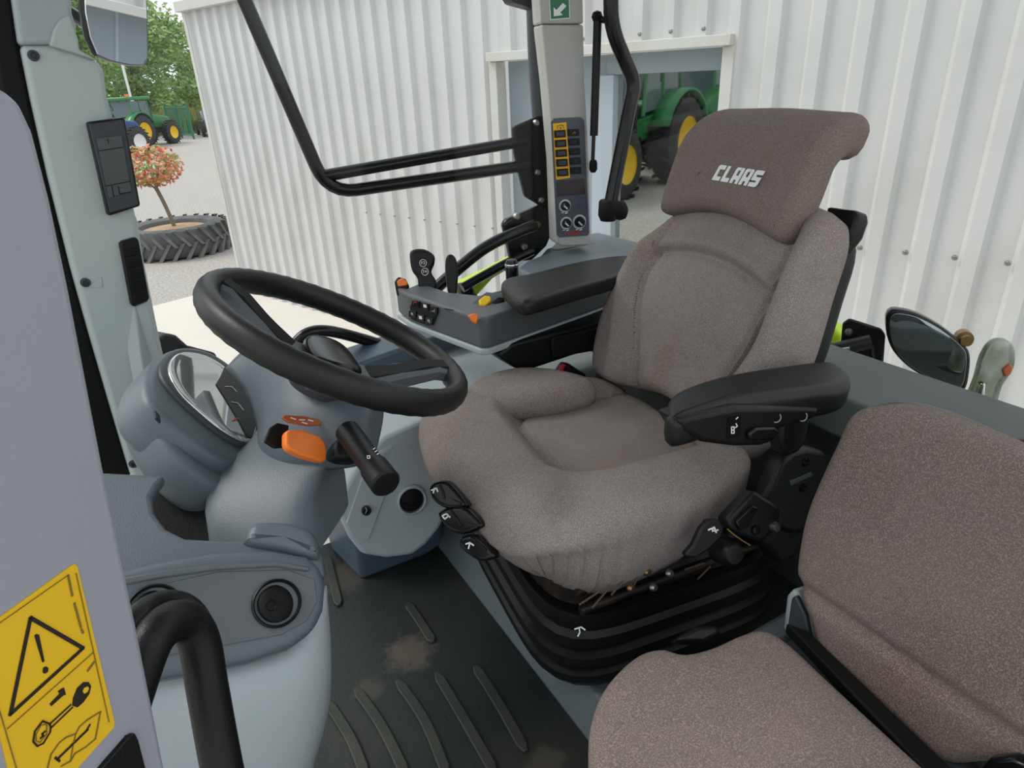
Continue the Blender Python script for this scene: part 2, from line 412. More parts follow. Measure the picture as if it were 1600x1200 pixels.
# eaves trim, end corner trim, gable side
struct(prism3('trim_2', [onwall(-4, 1.78, .0), onwall(7.93, 1.78, .0), onwall(7.93, 1.78, .10), onwall(-4, 1.78, .10)], ZZ*.10, 'trim_white', None, .006), 'white metal eaves trim')
struct(prism3('trim_3', [onwall(-4, 1.9, -.2), onwall(7.8, 1.9, -.2), onwall(7.8, 1.9, .0), onwall(-4, 1.9, .0)], ZZ*.05, 'rubber', None, .006), 'dark roof edge above the eaves')
struct(prism3('trim_4', [onwall(7.84, GZ, .045), onwall(7.90, GZ, .045), onwall(7.90, GZ, -.05), onwall(7.84, GZ, -.05)], ZZ*(1.8-GZ), 'trim_white', None, .004), 'white corner trim at the far end of the wall')
struct(prism3('wall_end', [onwall(7.88, GZ, -.02), onwall(7.88, GZ, -6), onwall(7.84, GZ, -6), onwall(7.84, GZ, -.02)], ZZ*(1.85-GZ), 'sheet', None, 0), 'end wall of the building')
# door set in the wall
dr = thing('door_1', 'grey metal and glass door with a white frame in the corrugated wall', 'door', onwall(2.6, GZ)); del dr['category']; struct(dr)
def wbox(name, s0, s1, z0, z1, n0, n1, material, parent, bevel=.004):
    return prism3(name, [onwall(s0, z0, n0), onwall(s1, z0, n0), onwall(s1, z0, n1), onwall(s0, z0, n1)], ZZ*(z1-z0), material, parent, bevel)
wbox('lintel', DS0-.05, DS1+.05, DZ, DZ+.06, -.05, .09, 'trim_white', dr)
wbox('jamb', DS0-.06, DS0+.01, GZ, DZ, -.06, .05, 'trim_white', dr); wbox('jamb', DS1-.01, DS1+.06, GZ, DZ, -.06, .05, 'trim_white', dr)
wbox('door_leaf', 2.62, DS1-.01, GZ, DZ, -.16, -.09, 'door_grey', dr)
wbox('seam', 3.02, 3.04, GZ, DZ, -.09, -.083, 'door_frame', dr)
wbox('head_rail', DS0+.01, 2.62, .975, DZ, -.15, -.07, 'door_grey', dr)
wbox('mullion', 2.555, 2.72, GZ, .975, -.15, -.05, 'door_frame', dr)
wbox('stile', DS0+.01, 1.80, GZ, .975, -.15, -.06, 'door_frame', dr)
wbox('pane', 1.80, 2.555, GZ, .975, -.125, -.115, 'door_glass', dr, 0)
# =================================================================== BACKGROUND THINGS
def make_tractor(body, rim, label, loc, heading, scale=1.0):
    t = thing('farm_tractor', label, 'tractor', V((0, 0, 0)))
    def wheel(x, y, R, w):
        wh = lathe('wheel', (x, y-w/2, R), (0, 1, 0), [(R*.55, 0), (R*.8, -.02), (R*.96, .04), (R, w*.25), (R, w*.75), (R*.96, w-.04), (R*.8, w+.02), (R*.55, w)], 'rubber', t, 40)
        lathe('rim', (x, y-w/2, R), (0, 1, 0), [(0, w*.35), (R*.2, w*.3), (R*.35, w*.18), (R*.5, .05), (R*.58, .0), (R*.58, w), (R*.5, w-.05), (R*.35, w*.82), (R*.2, w*.7), (0, w*.65)], rim, wh, 32)
        bm = bmesh.new()
        for k in range(20):
            for sd in (0, 1):
                a = (k+.5*sd)*math.tau/20; da = .16; p = []
                y0, y1 = ((y-w/2, y+.03) if sd else (y+w/2, y-.03))
                for aa, yy in ((a, y0), (a+.07, y0), (a+da+.07, y1), (a+da, y1)): p.append((aa, yy))
                lo = [bm.verts.new((x+math.cos(q)*(R-.01), yy, R+math.sin(q)*(R-.01))) for q, yy in p]
                hi = [bm.verts.new((x+math.cos(q)*(R+.05), yy, R+math.sin(q)*(R+.05))) for q, yy in p]
                bm.faces.new(hi)
                for i in range(4): bm.faces.new((lo[i], lo[(i+1) % 4], hi[(i+1) % 4], hi[i]))
        bm2(bm, 'tread', 'rubber', wh, 0, kind='stuff')
    for sy in (-1, 1): wheel(-1.25, .85*sy, .92, .55); wheel(1.35, .85*sy, .68, .45)
    abox('chassis', (-1.5, -.3, .7), (1.9, .3, 1.05), 'rubber', t, .03)
    prism3('hood', [V((.15, -.38, 1.0)), V((2.15, -.33, 1.0)), V((2.25, -.33, 1.35)), V((2.05, -.33, 1.62)), V((.15, -.38, 1.85))], V((0, .74, 0)), body, t, .06)
    prism3('cab_base', [V((-1.75, -.75, 1.0)), V((.2, -.5, 1.0)), V((.2, -.5, 1.4)), V((-.3, -.75, 1.5)), V((-1.75, -.75, 1.7))], V((0, 1.5, 0)), body, t, .04)
    for sy in (-1, 1):
        pts = [(-1.25+math.cos(a)*1.08, .85*sy, .92+math.sin(a)*1.08) for a in [math.radians(20+14*k) for k in range(11)]]
        bm = bmesh.new(); A = [bm.verts.new(V(p)+V((0, -.28, 0))) for p in pts]; B = [bm.verts.new(V(p)+V((0, .28, 0))) for p in pts]
        for i in range(len(pts)-1): bm.faces.new((A[i], A[i+1], B[i+1], B[i]))
        f = bm2(bm, 'fender', body, t, 40); mm = f.modifiers.new('thickness', 'SOLIDIFY'); mm.thickness = .05
        for x0, x1, z1 in ((.15, -.05, 2.65), (-.75, -.75, 2.65), (-1.65, -1.5, 2.65)):
            tube('cab_post', [V((x0, .72*sy, 1.5)), V((x1, .68*sy, z1))], .045, body, t, n=3, seg=8)
        prism3('side_window', [V((.1, .70*sy, 1.55)), V((-.05, .69*sy, 2.6)), V((-1.5, .69*sy, 2.6)), V((-1.6, .70*sy, 1.75))], V((0, .01, 0)), 'car_glass', t, 0)
        lathe('beacon', (-.2 if sy > 0 else -1.3, .55*sy, 2.85), (0, 0, 1), [(0, 0), (.06, 0), (.06, .12), (.03, .16), (0, .16)], 'orange', t, 10)
        tube('mirror_arm', [V((.1, .7*sy, 2.4)), V((.2, 1.1*sy, 2.4)), V((.2, 1.12*sy, 2.15))], .02, 'rubber', t, n=6, seg=6)
    prism3('rear_window', [V((-1.62, -.66, 1.75)), V((-1.5, -.66, 2.6)), V((-1.5, .66, 2.6)), V((-1.62, .66, 1.75))], V((.01, 0, 0)), 'car_glass', t, 0)
    prism3('windscreen', [V((.14, -.66, 1.85)), V((-.04, -.66, 2.6)), V((-.04, .66, 2.6)), V((.14, .66, 1.85))], V((.01, 0, 0)), 'car_glass', t, 0)
    abox('roof', (-1.75, -.82, 2.65), (.2, .82, 2.85), body, t, .06)
    tube('exhaust', [V((.25, -.6, 1.2)), V((.25, -.6, 2.5)), V((.15, -.6, 2.7))], .05, 'rubber', t, n=8, seg=10)
    t.location = loc; t.rotation_euler.z = heading; t.scale = (scale,)*3
    return t
def az(px, py, dist):   # ground spot under a sight line at horizontal distance
    r = ray(px, py); r.z = 0; r.normalize(); p = CAM+r*dist; p.z = GZ; return p
GT = make_tractor('tractor_green', 'yellow', 'green tractor with yellow wheel rims parked far off beside the green fence', az(222, 190, 41), math.radians(48), .82)
BT = make_tractor('tractor_blue', 'white_paint', 'blue tractor with white rims half hidden behind the cab pillar', az(148, 190, 34), math.radians(40), .85)
# tractors across the yard, seen only mirrored in the door glass
def mirrored(px, py, dist):
    r = ray(px, py); r.z = 0; r.normalize(); p = CAM+r*dist; n = (p-WO).dot(WN); p = p-WN*2*n; p.z = GZ; return p
for (px, d, hd, lab) in ((955, 15.5, 20, 'green tractor across the yard with its yellow rear wheel mirrored in the door glass'), (1105, 20, 200, 'green tractor further off mirrored at the right edge of the door glass')):
    c = copy_tree(GT); c.location = mirrored(px, 190, d); c.rotation_euler.z = math.radians(hd); c['label'] = lab; c.scale = (1, 1, 1)
    c['group'] = 'tractors across the yard'
# dark implement between them
im = thing('loader_bucket', 'dark loader implement standing between the tractors mirrored in the door glass', 'implement', mirrored(1040, 190, 24))
L0 = WL[im.name]; abox('frame', L0+V((-.6, -.5, .1)), L0+V((.6, .5, 1.5)), 'rubber', im, .1); abox('blade', L0+V((-1.0, .5, .0)), L0+V((1.0, .65, .9)), 'steel', im, .05)
# trees
def tree(label, loc, h, rx, trunk, leafm, n, seed, cl=16):
    rnd = random.Random(seed); loc = V(loc)
    t = thing('broadleaf_tree', label, 'tree', loc, 'trees at the edge of the yard')
    tube('trunk', [loc, loc+V((.1, 0, h*.3)), loc+V((0, .1, h*.6))], [.25, .22, .2, .2, .17, .15, .13, .12, .10, .10, .08, .05], 'bark', t, n=12, seg=8)
    bm = bmesh.new()
    cents = [(loc+V((rnd.gauss(0, rx*.42), rnd.gauss(0, rx*.42), h*(trunk+(1-trunk)*rnd.random()))), rnd.uniform(.5, 1)*rx*.55) for _ in range(cl)]
    for c, r in cents:
        for _ in range(n//cl):
            d = V((rnd.gauss(0, 1), rnd.gauss(0, 1), rnd.gauss(0, .8))).normalized()*r*rnd.uniform(.75, 1.05); p = c+d
            if p.z < loc.z+.2: continue
            a = V((rnd.uniform(-1, 1), rnd.uniform(-1, 1), rnd.uniform(-.6, .6))).normalized(); b = a.orthogonal(); s = rnd.uniform(.10, .24)
            bm.faces.new([bm.verts.new(q) for q in (p-a*s, p+b*s*.5, p+a*s, p-b*s*.5)])
    bm2(bm, 'foliage', leafm, t, 0, recalc=False, kind='stuff')
trs = [(150, 60, 9, 3.6, 'leaf_b', 'tall pale green tree above the exterior mirror'), (190, 78, 10, 4.2, 'leaf', 'broad green tree behind the blue tractor'), (222, 66, 7.6, 3.2, 'leaf_b', 'light green tree behind the green tractor cab'),
       (262, 84, 8.8, 4.0, 'leaf', 'dense green tree behind the lamp post'), (300, 60, 7.6, 3.4, 'leaf_b', 'yellow-green tree above the fence'), (330, 76, 9.2, 3.8, 'leaf', 'dark green tree beside the wall corner'), (120, 50, 7.5, 3.0, 'leaf', 'green tree glimpsed at the top of the cab pillar')]
for i, (px, d, h, rx, lm, lab) in enumerate(trs): tree(lab, az(px, 180, d), h, rx, .05, lm, 5200, 20+i)
bm = bmesh.new()
for k in range(2600):
    p = az(random.uniform(100, 340), 180, random.uniform(50, 56)); hh = random.uniform(.3, 1.7); a = random.uniform(0, math.tau); dx = V((math.cos(a), math.sin(a), 0))*.14
    bm.faces.new([bm.verts.new(q) for q in (p-dx, p+dx, p+ZZ*hh+dx*1.5)])
gr = bm2(bm, 'tall_grass', 'grass', None, 0, recalc=False, kind='stuff'); tag(gr, 'tall yellow-green grass along the yard edge under the trees', 'grass')
# lamp post
p = az(214, 190, 47); lp = thing('lamp_post', 'thin white lamp post rising behind the green tractor', 'lamp post', p)
tube('pole', [p, p+ZZ*6], .07, 'white_paint', lp, n=4, seg=10); box('lamp_head', p+V((.3, 0, 6)), *AX, (.8, .2, .1), 'white_paint', lp)
# green fence
pa, pb = az(262, 190, 47), az(297, 190, 44); fe = thing('metal_fence', 'green metal bar fence beside the green tractor', 'fence', (pa+pb)/2)
for q in (pa, pb, (pa+pb)/2): box('post', q+ZZ*.95, *AX, (.1, .1, 1.9), 'fence_green', fe)
for z in (.25, 1.65): tube('rail', [pa+ZZ*z, pb+ZZ*z], .035, 'fence_green', fe, n=3, seg=6)
for k in range(1, 16):
    q = pa.lerp(pb, k/16); tube('bar', [q+ZZ*.15, q+ZZ*1.75], .022, 'fence_green', fe, n=3, seg=6)
# car behind the wall corner
p = az(333, 200, 47); ca = thing('car', 'dark car partly hidden behind the wall corner', 'car', p)
prism3('body', [p+V((-.8, -2, .3)), p+V((-.8, 2, .3)), p+V((-.8, 2.05, .75)), p+V((-.8, 1.1, .9)), p+V((-.8, -1.9, .95)), p+V((-.8, -2.05, .6))], V((1.6, 0, 0)), 'car_dark', ca, .1, 3)
prism3('cabin', [p+V((-.7, 1.1, .88)), p+V((-.7, .5, 1.42)), p+V((-.7, -1.2, 1.42)), p+V((-.7, -1.8, .9))], V((1.4, 0, 0)), 'car_glass', ca, .08, 3)
for sx in (-.85, .65):
    for sy in (-1.3, 1.3): lathe('wheel', p+V((sx, sy, .32)), (1, 0, 0), [(0, .02), (.2, .02), (.32, .03), (.32, .18), (.2, .2), (0, .2)], 'rubber', ca, 20)
# tyre planter with shrub
pc = W(282, 392, z=GZ); tp = thing('tyre_planter', 'old tractor tyre lying flat on the gravel as a planter', 'planter', pc)
TR, TH = .78, .46
lathe('tyre', pc, (0, 0, 1), [(TR*.62, .05), (TR*.8, 0), (TR*.95, .03), (TR, .1), (TR, TH-.1), (TR*.95, TH-.03), (TR*.82, TH), (TR*.66, TH-.03), (TR*.62, TH-.08), (TR*.62, .05)], 'tyre_grey', tp, 56)
lathe('soil', pc, (0, 0, 1), [(0, TH-.05), (TR*.3, TH-.06), (TR*.63, TH-.09), (TR*.63, TH-.2), (0, TH-.2)], 'mulch', tp, 40)
for k in range(26):
    for sd in (0, 1):
        a = (k+.5*sd)*math.tau/26; bmx = bmesh.new(); q = []
        z0, z1 = ((.0, TH*.56) if sd else (TH, TH*.44))
        for aa, zz in ((a, z0), (a+.075, z0), (a+.30, z1), (a+.235, z1)): q.append((aa, zz))
        lo = [bmx.verts.new(pc+V((math.cos(t_)*(TR-.03), math.sin(t_)*(TR-.03), zz))) for t_, zz in q]
        hi = [bmx.verts.new(pc+V((math.cos(t_)*(TR+.045), math.sin(t_)*(TR+.045), zz))) for t_, zz in q]
        bmx.faces.new(hi)
        for i in range(4): bmx.faces.new((lo[i], lo[(i+1) % 4], hi[(i+1) % 4], hi[i]))
        bm2(bmx, 'tread_lug', 'lug_grey', tp, 0)
ps = pc+ZZ*(TH-.06); sh = thing('young_photinia', 'small tree with red and green leaves growing in the tyre planter', 'tree', ps)
top = ps+V((-.14, .06, .62)); tube('trunk', [ps, ps+V((-.05, .02, .32)), ps+V((-.12, .05, .62))], .03, 'bark', sh, n=8, seg=8)
rnd = random.Random(4)
for k in range(9):
    a = rnd.uniform(0, math.tau); tube('branch', [ps+V((-.12, .05, .58)), top+V((math.cos(a)*.15, math.sin(a)*.15, .15)), top+V((math.cos(a)*.32, math.sin(a)*.32, rnd.uniform(.2, .45)))], .009, 'bark', sh, n=6, seg=6)
for mname, cnt in (('leaf_red', 560), ('leaf_green', 330)):
    bm = bmesh.new()
    for k in range(cnt):
        d = V((rnd.gauss(0, 1), rnd.gauss(0, 1), rnd.gauss(0, 1))).normalized()*rnd.uniform(.3, 1)**.5
        p = top+V((d.x*.50, d.y*.50, .32+d.z*.32)); a = V((rnd.uniform(-1, 1), rnd.uniform(-1, 1), rnd.uniform(-.8, .8))).normalized(); b = a.orthogonal().normalized(); s = rnd.uniform(.035, .06)
        bm.faces.new([bm.verts.new(q) for q in (p-a*s, p+b*s*.42, p+a*s, p-b*s*.42)])
    bm2(bm, 'foliage', mname, sh, 0, recalc=False, kind='stuff')
# =================================================================== CAB SHELL
def clabel(o, label): o['label'] = label; return o
fl = struct(abox('floor', (-1.05, -.78, -.03), (.45, .50, 0), 'floor_rubber', None, .004), 'dark rubber cab floor mat with raised ribs')
FPL = PL((0, 0, 0), (0, 0, 1))
def rib(pxs, wd=.009):
    pts = [FPL.at(*p) for p in pxs]; pts = [V(p) for p in catmull([tuple(p) for p in pts], 14, closed=False)]
    L, R_ = [], []
    for i, p in enumerate(pts):
        t = (pts[min(i+1, 13)]-pts[max(i-1, 0)]).normalized(); n = V((-t.y, t.x, 0)); k = wd*(.45 if i in (0, 13) else 1)
        L.append(p+n*k); R_.append(p-n*k)
    return prism3('rib', L+R_[::-1], ZZ*.006, 'rib_rubber', fl, .002)
for r in ([(742, 1042), (780, 1102), (822, 1176)], [(682, 1053), (722, 1120), (775, 1212)], [(621, 1065), (664, 1128), (700, 1215)], [(556, 1078), (596, 1135), (636, 1215)], [(512, 1098), (548, 1155), (572, 1215)],
          [(637, 944), (656, 972), (677, 1005)], [(512, 872), (520, 905), (530, 948)]): rib(r)
# floor kerb beside the seat pedestal and riser under the side console
kb = [V((-.158, .36, 0)), V((-.12, .36, .06)), V((-.03, .36, .07)), V((-.03, .36, 0))]
struct(prism3('trim_5', kb, V((0, -1.1, 0)), 'kerb', None, .006, 3), 'grey raised kerb between the floor mat and the driver seat base')
abox_base = struct(prism3('trim_6', [V((-.37, .46, 0)), V((-.345, .325, 0)), V((-.19, .325, 0)), V((-.14, .34, 0)), V((-.10, .42, 0)), V((-.36, .56, 0))], ZZ*.14, 'blue_plastic', None, .012, 3), 'dark blue-grey moulded riser under the side console')
# right wall below the side window, rear wall and sill
PR = PL((0, .74, 0), (0, -1, 0))
wr = struct(plate('wall_right', [(600, 640), (630, 590), (690, 566), (760, 560), (800, 520), (838, 430), (868, 392), (930, 380), (1010, 392), (1320, 560), (1250, 800), (640, 760)], PR, .05, 'mid_plastic', None, 0, .01), 'grey moulded lower right cab wall')
struct(abox('wall_rear', (.42, -.80, -.05), (.46, .78, .43), 'green_grey_plastic', None, .01), 'green-grey rear cab wall behind the seats')
struct(prism3('trim_7', [V((.36, -.80, .40)), V((.40, -.80, .455)), V((.50, -.80, .47)), V((.60, -.80, .455)), V((.62, -.80, .40))], V((0, 1.58, 0)), 'green_grey_plastic', None, .008, 3), 'green-grey rear window sill')
# shelf at the foot of the right rear pillar
PSH = PL((0, 0, .525), (0, 0, 1))
struct(plate('trim_8', [(806, 420), (820, 408), (850, 396), (872, 372), (935, 362), (1000, 378), (1040, 404), (1000, 424), (900, 432), (830, 432)], PSH, .10, 'mid_plastic', None, 0, .012, 3), 'grey moulded shelf at the foot of the right rear pillar')
struct(abox('ceiling', (-.95, -.82, 1.60), (.62, .82, 1.66), 'light_plastic', None, .02), 'pale cab roof lining')
# window panes
def pane(name, pts, n, label): return struct(prism3(name, [V(p) for p in pts], V(n)*.004, 'cab_glass', None, 0), label)
pane('window_1', [(-.66, .775, .0), (.50, .775, .30), (.50, .74, 1.5), (-.72, .74, 1.5)], (0, 1, 0), 'right side window of the cab')
win2 = pane('window_2', [(.605, -.76, .43), (.605, .72, .43), (.52, .68, 1.5), (.52, -.74, 1.5)], (1, 0, 0), 'rear window of the cab')
# ------------------------------------------------------------------ right rear pillar
PB = PL(W(890, 200, y=.70), (-.25, -1, 0))
pb = thing('rear_pillar', 'pale grey pillar with switch panel at the right rear of the cab', 'pillar', W(900, 383, y=.70))
plate('pillar_cover', [(846, 38), (912, 38), (914, 120), (921, 250), (924, 376), (920, 384), (878, 386), (870, 380), (866, 250), (856, 130)], PB, .07, 'pale_plastic_warm', pb, 0, .006, 3)
plate('pillar_cap', [(815, -300), (900, -300), (910, -60), (912, 37), (846, 37), (840, -60)], PB, .07, 'pale_plastic_warm', pb, .003, .005, 3)
swp = plate('switch_panel', [(861, 190), (866, 185), (908, 183), (913, 188), (921, 364), (918, 368), (874, 371), (870, 367)], PB, .004, 'switch_plate', pb, .004, .001)
plate('yellow_plate', [(864, 193), (885, 191), (891, 278), (869, 281)], PB, .002, 'amber', swp, .0055, .0005)
for k in range(5):
    x0 = 866.3+k*1.05; y0 = 204+k*15.1
    r = plate('rocker_switch', [(x0, y0), (x0+17.5, y0-1.2), (x0+18.3, y0+10.3), (x0+.8, y0+11.5)], PB, .007, 'black_plastic', pb, .010, .0012)
    plate('key_face', [(x0+3, y0+2.6), (x0+15, y0+1.6), (x0+15.5, y0+8), (x0+3.6, y0+9)], PB, .001, 'slate_plastic', r, .0107, .0003)
    x1 = 888.2+k*.95; y1 = 202.3+k*14.9
    r = plate('rocker_switch', [(x1, y1), (x1+16.5, y1-1), (x1+17.2, y1+9.4), (x1+.7, y1+10.4)], PB, .007, 'black_plastic', pb, .010, .0012)
    stroke('icon', [(x1+7, y1+6.6), (x1+9.6, y1+3.4), (x1+11, y1+6.3)], .9, PB, 'orange_dull' if k == 0 else 'slate_plastic', r, .0106)
stroke('cab_icon', [(871, 201), (871, 197), (875, 195.5), (880, 196), (881, 200)], .9, PB, 'ink_soft', swp, .0066); stroke('cab_icon', [(876, 199), (876.5, 201)], 1.5, PB, 'ink_soft', swp, .0066)
plate('display', [(870, 283), (912.5, 279), (914.5, 303), (871, 307)], PB, .002, 'display_dark', swp, .0058, .0005)
for x, y, r in ((882.5, 321.5, 7.6), (884.5, 348.5, 7.6), (905, 346.5, 8.8)):
    k = r*1.93/1040; c = PB.at(x, y, .004)
    dl = lathe('dial', c, PB.N, [(0, .0015), (k*1.22, .0015), (k*1.22, 0)], 'dial', pb, 28)
    kn = lathe('knob', c, PB.N, [(0, .018), (k*.62, .018), (k*.82, .012), (k*.92, .002), (k*.92, 0)], 'black_plastic', pb, 24)
    stroke('pointer', [(x-.5, y+.5), (x+r*.5, y+r*.6)], 2.2, PB, 'dial', kn, .0229)
    stroke('dial_mark', [(x-5, y+r+3.6), (x-2, y+r+3.3)], 1, PB, 'white_paint', dl, .0048); stroke('dial_mark', [(x+1, y+r+4.2), (x+4, y+r+3)], 1.6, PB, 'white_paint', dl, .0048)
# exit sign
PBS = PB
es = plate('exit_sign', [(857.5, -12), (889.5, -13), (891, 29), (859.5, 31.5)], PB, .0012, 'white_paint', None, .0045, 0); tag(es, 'green emergency exit sticker with a white arrow on the pillar cap', 'sign')
plate('green_field', [(859, -10), (888.5, -11), (889.5, 27.5), (861, 29.8)], PB, .0008, 'sign_green', es, .0051, 0)
plate('arrow', [(865.5, 25.5), (865, 11.5), (869.5, 15.5), (879.5, 4.5), (885, 9.5), (875.5, 19.5), (879.5, 23.5)], PB, .0005, 'white_paint', es, .0055, 0)
# ------------------------------------------------------------------ red maker lettering on the switch panel, block letters
GL = {'C': [[(0, 0), (.85, 0), (.85, .27), (.3, .27), (.3, .73), (.85, .73), (.85, 1), (.12, 1), (0, .88)]], 'L': [[(0, 0), (.85, 0), (.85, .27), (.3, .27), (.3, 1), (0, 1)]],
      'A': [[(0, 0), (.3, 0), (.3, .24), (.6, .24), (.6, 0), (.9, 0), (.9, .9), (.82, 1), (.6, 1), (.6, .5), (.3, .5), (.3, .82), (.52, .82), (.52, 1), (.1, 1), (0, .88)]],
      'S': [[(0, 0), (.75, 0), (.88, .12), (.88, .6), (.3, .6), (.3, .74), (.88, .74), (.88, 1), (.12, 1), (0, .88), (0, .38), (.58, .38), (.58, .26), (0, .26)]]}
def maker(name, O, ex, ey, N, h, wd, material, parent, slant=.28, t=.0012, gap=1.06):
    bm = bmesh.new()
    for i, ch in enumerate('CLAAS'):
        for poly in GL[ch]:
            q = [O+ex*((i*gap+x)*wd+y*slant*h)+ey*(y*h) for x, y in poly]; a = [bm.verts.new(p) for p in q]; b = [bm.verts.new(p+N*t) for p in q]
            bm.faces.new(b); n = len(a)
            for j in range(n): bm.faces.new((a[j], a[(j+1) % n], b[(j+1) % n], b[j]))
    return bm2(bm, name, material, parent, 0)
maker('lettering', PB.at(887, 367, .0041), (PB.at(904, 364.5)-PB.at(887, 366)).normalized(), PB.ey, PB.N, .008, .0062, 'red', swp)
# ------------------------------------------------------------------ outside rails on the right
def tpx(pts, **k): return [W(x, y, **k) for x, y in pts]
mr = thing('window_rail', 'black bent tube rail across the right side window with two parallel arms', 'rail', W(830, 250, y=.84))
def yl(pts): return [W(x, y, y=v) for x, y, v in pts]
tube('rail_tube', fillet(yl([(286, -225, .90), (512, 303, .90), (826, 258, .84)]), .075), .0165, 'black_gloss', mr, raw=True)
tube('upper_arm', yl([(505, 275, .90), (660, 248, .87), (822, 220, .84)]), .0155, 'black_gloss', mr)
PBR = PL((0, .83, 0), (0, -1, 0))
br = plate('bracket', [(803, 198), (822, 190), (846, 180), (862, 240), (868, 318), (846, 322), (822, 308), (812, 268), (806, 240)], PBR, .02, 'black_plastic', mr, 0, .006)
for x, y in ((836, 192), (838, 269), (844, 312)): lathe('bolt', PBR.at(x, y), PBR.N, [(0, .012), (.006, .012), (.009, .008), (.009, 0)], 'steel', br, 12)
post = thing('outside_post', 'dark blue-grey round post outside beside the pillar', 'post', W(850, 350, y=.86))
tube('post_tube', yl([(820, -300, .88), (838, -40, .88), (843, 100, .88), (852, 230, .87), (862, 340, .86)]), .031, 'slate_plastic', post)
plate('top_bracket', [(795, -10), (850, -10), (848, 10), (838, 14), (803, 4)], PBR, .05, 'black_plastic', post, .01, .005)
plate('seal_strip', [(848, 60), (857, 60), (875, 330), (868, 350), (858, 300)], PBR, .03, 'black_matte', post, .02, .004)
gr_ = thing('grab_rail', 'pair of black tube arms bolted to a bracket below the window rail', 'rail', W(830, 380, y=.83))
gb = plate('bracket', [(787, 352), (792, 343), (846, 320), (868, 322), (868, 352), (855, 385), (832, 408), (800, 410), (795, 385)], PBR, .025, 'black_gloss', gr_, 0, .008, 3)
for x, y in ((838, 350), (818, 385), (806, 338)): lathe('bolt', PBR.at(x, y), PBR.N, [(0, .012), (.007, .012), (.010, .008), (.010, 0)], 'brass' if x == 838 else 'steel', gb, 12)
tube('arm', yl([(836, 352, .80), (800, 366, .80), (760, 386, .80), (722, 415, .80), (680, 452, .80), (655, 480, .80)]), .017, 'black_gloss', gr_)
tube('arm', yl([(832, 392, .79), (790, 412, .79), (750, 434, .79), (722, 450, .79)]), .013, 'black_gloss', gr_)
lm = thing('lime_panel', 'lime green body strip outside the right window under the black rails', 'body panel', W(760, 450, y=.88))
PLM = PL((0, .88, 0), (0, -1, 0))
plate('strip', [(708, 478), (716, 446), (760, 425), (812, 398), (822, 404), (770, 436), (730, 480)], PLM, .04, 'lime', lm, 0, .006)
for x, y in ((735, 455), (790, 420)): tube('stay', [PLM.at(x, y), V((PLM.at(x, y).x, .76, PLM.at(x, y).z-.03))], .006, 'black_plastic', lm, n=3)
gs = plate('clip', [(719, 446), (735, 443), (742, 455), (735, 468), (722, 462)], PLM, .03, 'black_plastic', lm, .04, .004)
PL2 = PL((0, 1.0, 0), (0, -1, 0))
lw = tag(plate('lower_body_panel', [(490, 830), (505, 790), (548, 715), (590, 700), (570, 800), (530, 850)], PL2, .05, 'lime', None, 0, .01), 'lime green body panel seen low through the right window beside the steering column', 'body panel')
# ------------------------------------------------------------------ rear window handle and gas strut
rh = win2
rh = tube('window_handle', fillet(yl([(958, -240, .62), (954, 42, .62), (992, 130, .61), (984, 165, .61), (953, 325, .60)]), .05), .0185, 'black_gloss', win2, raw=True)
lathe('elbow', W(951, 312, y=.60), W(950, 340, y=.60)-W(951, 312, y=.60), [(0, 0), (.022, 0), (.026, .006), (.027, .04), (.02, .055), (0, .058)], 'black_matte', rh, 20)
lathe('end_knob', W(952, 331, y=.595), W(975, 328, y=.585)-W(952, 331, y=.595), [(0, 0), (.022, 0), (.022, .018), (.026, .03), (.024, .042), (.012, .05), (0, .052)], 'black_matte', rh, 20)
st = thing('gas_strut', 'slim black gas strut beside the rear window handle', 'strut', W(926, 262, y=.66))
tube('cylinder', yl([(934, 22, .66), (931, 120, .66), (928, 212, .66)]), .0105, 'black_plastic', st); tube('rod', yl([(928, 205, .66), (926, 258, .66)]), .005, 'black_gloss', st, n=4)
lathe('end_fitting', W(927, 250, y=.66), (0, 0, -1), [(0, 0), (.008, 0), (.011, .008), (.011, .024), (.006, .032), (0, .032)], 'black_matte', st, 16)
tube('link', yl([(932, 28, .66), (943, 31, .65), (954, 30, .63)]), .008, 'black_plastic', st, n=6); lathe('ball', W(933, 26, y=.66), (0, 0, 1), [(0, -.014), (.01, -.01), (.014, 0), (.01, .01), (0, .014)], 'black_matte', st, 14)
# ------------------------------------------------------------------ right front pillar with display
PA = PL(W(150, 400, y=.72), (.18, -1, 0))
ap = thing('windscreen_pillar', 'pale grey-green pillar with dark display panel at the right front of the cab', 'pillar', W(230, 738, y=.72))
plate('pillar_cover', [(32, 70), (82, 70), (121, 78), (150, 92), (163, 108), (168, 150), (178, 185), (188, 240), (215, 345), (226, 430), (246, 520), (298, 748), (207, 748), (172, 630), (140, 520), (112, 420), (76, 275), (48, 150)], PA, .09, 'pale_plastic', ap, 0, .018, 4)
plate('pillar_cap', [(-28, -260), (70, -260), (112, -40), (113, 20), (120, 40), (118, 70), (30, 70), (14, -40)], PA, .10, 'light_plastic', ap, .004, .008, 3)
plate('shoulder', [(78, 71), (84, 46), (94, 30), (108, 23), (122, 60), (124, 78), (152, 94)], PA, .05, 'pale_plastic', ap, .016, .010, 3)
plate('side_face', [(190, 338), (206, 440), (222, 560), (256, 748), (300, 748), (248, 520), (224, 400), (214, 338)], PL(PA.at(215, 500, .006), (.86, -.5, 0)), .03, 'light_plastic', ap, 0, .004, 3)
dp = plate('display_panel', [(137, 191), (195, 183), (220, 322), (170, 338)], PA, .05, 'display_dark', ap, .022, .004)
dp.data.materials[0] = MATS['slate_plastic'] if False else MATS['black_plastic']
plate('bezel', [(139, 194), (193, 187), (217, 320), (172, 333)], PA, .004, 'slate_plastic', dp, .026, .003)
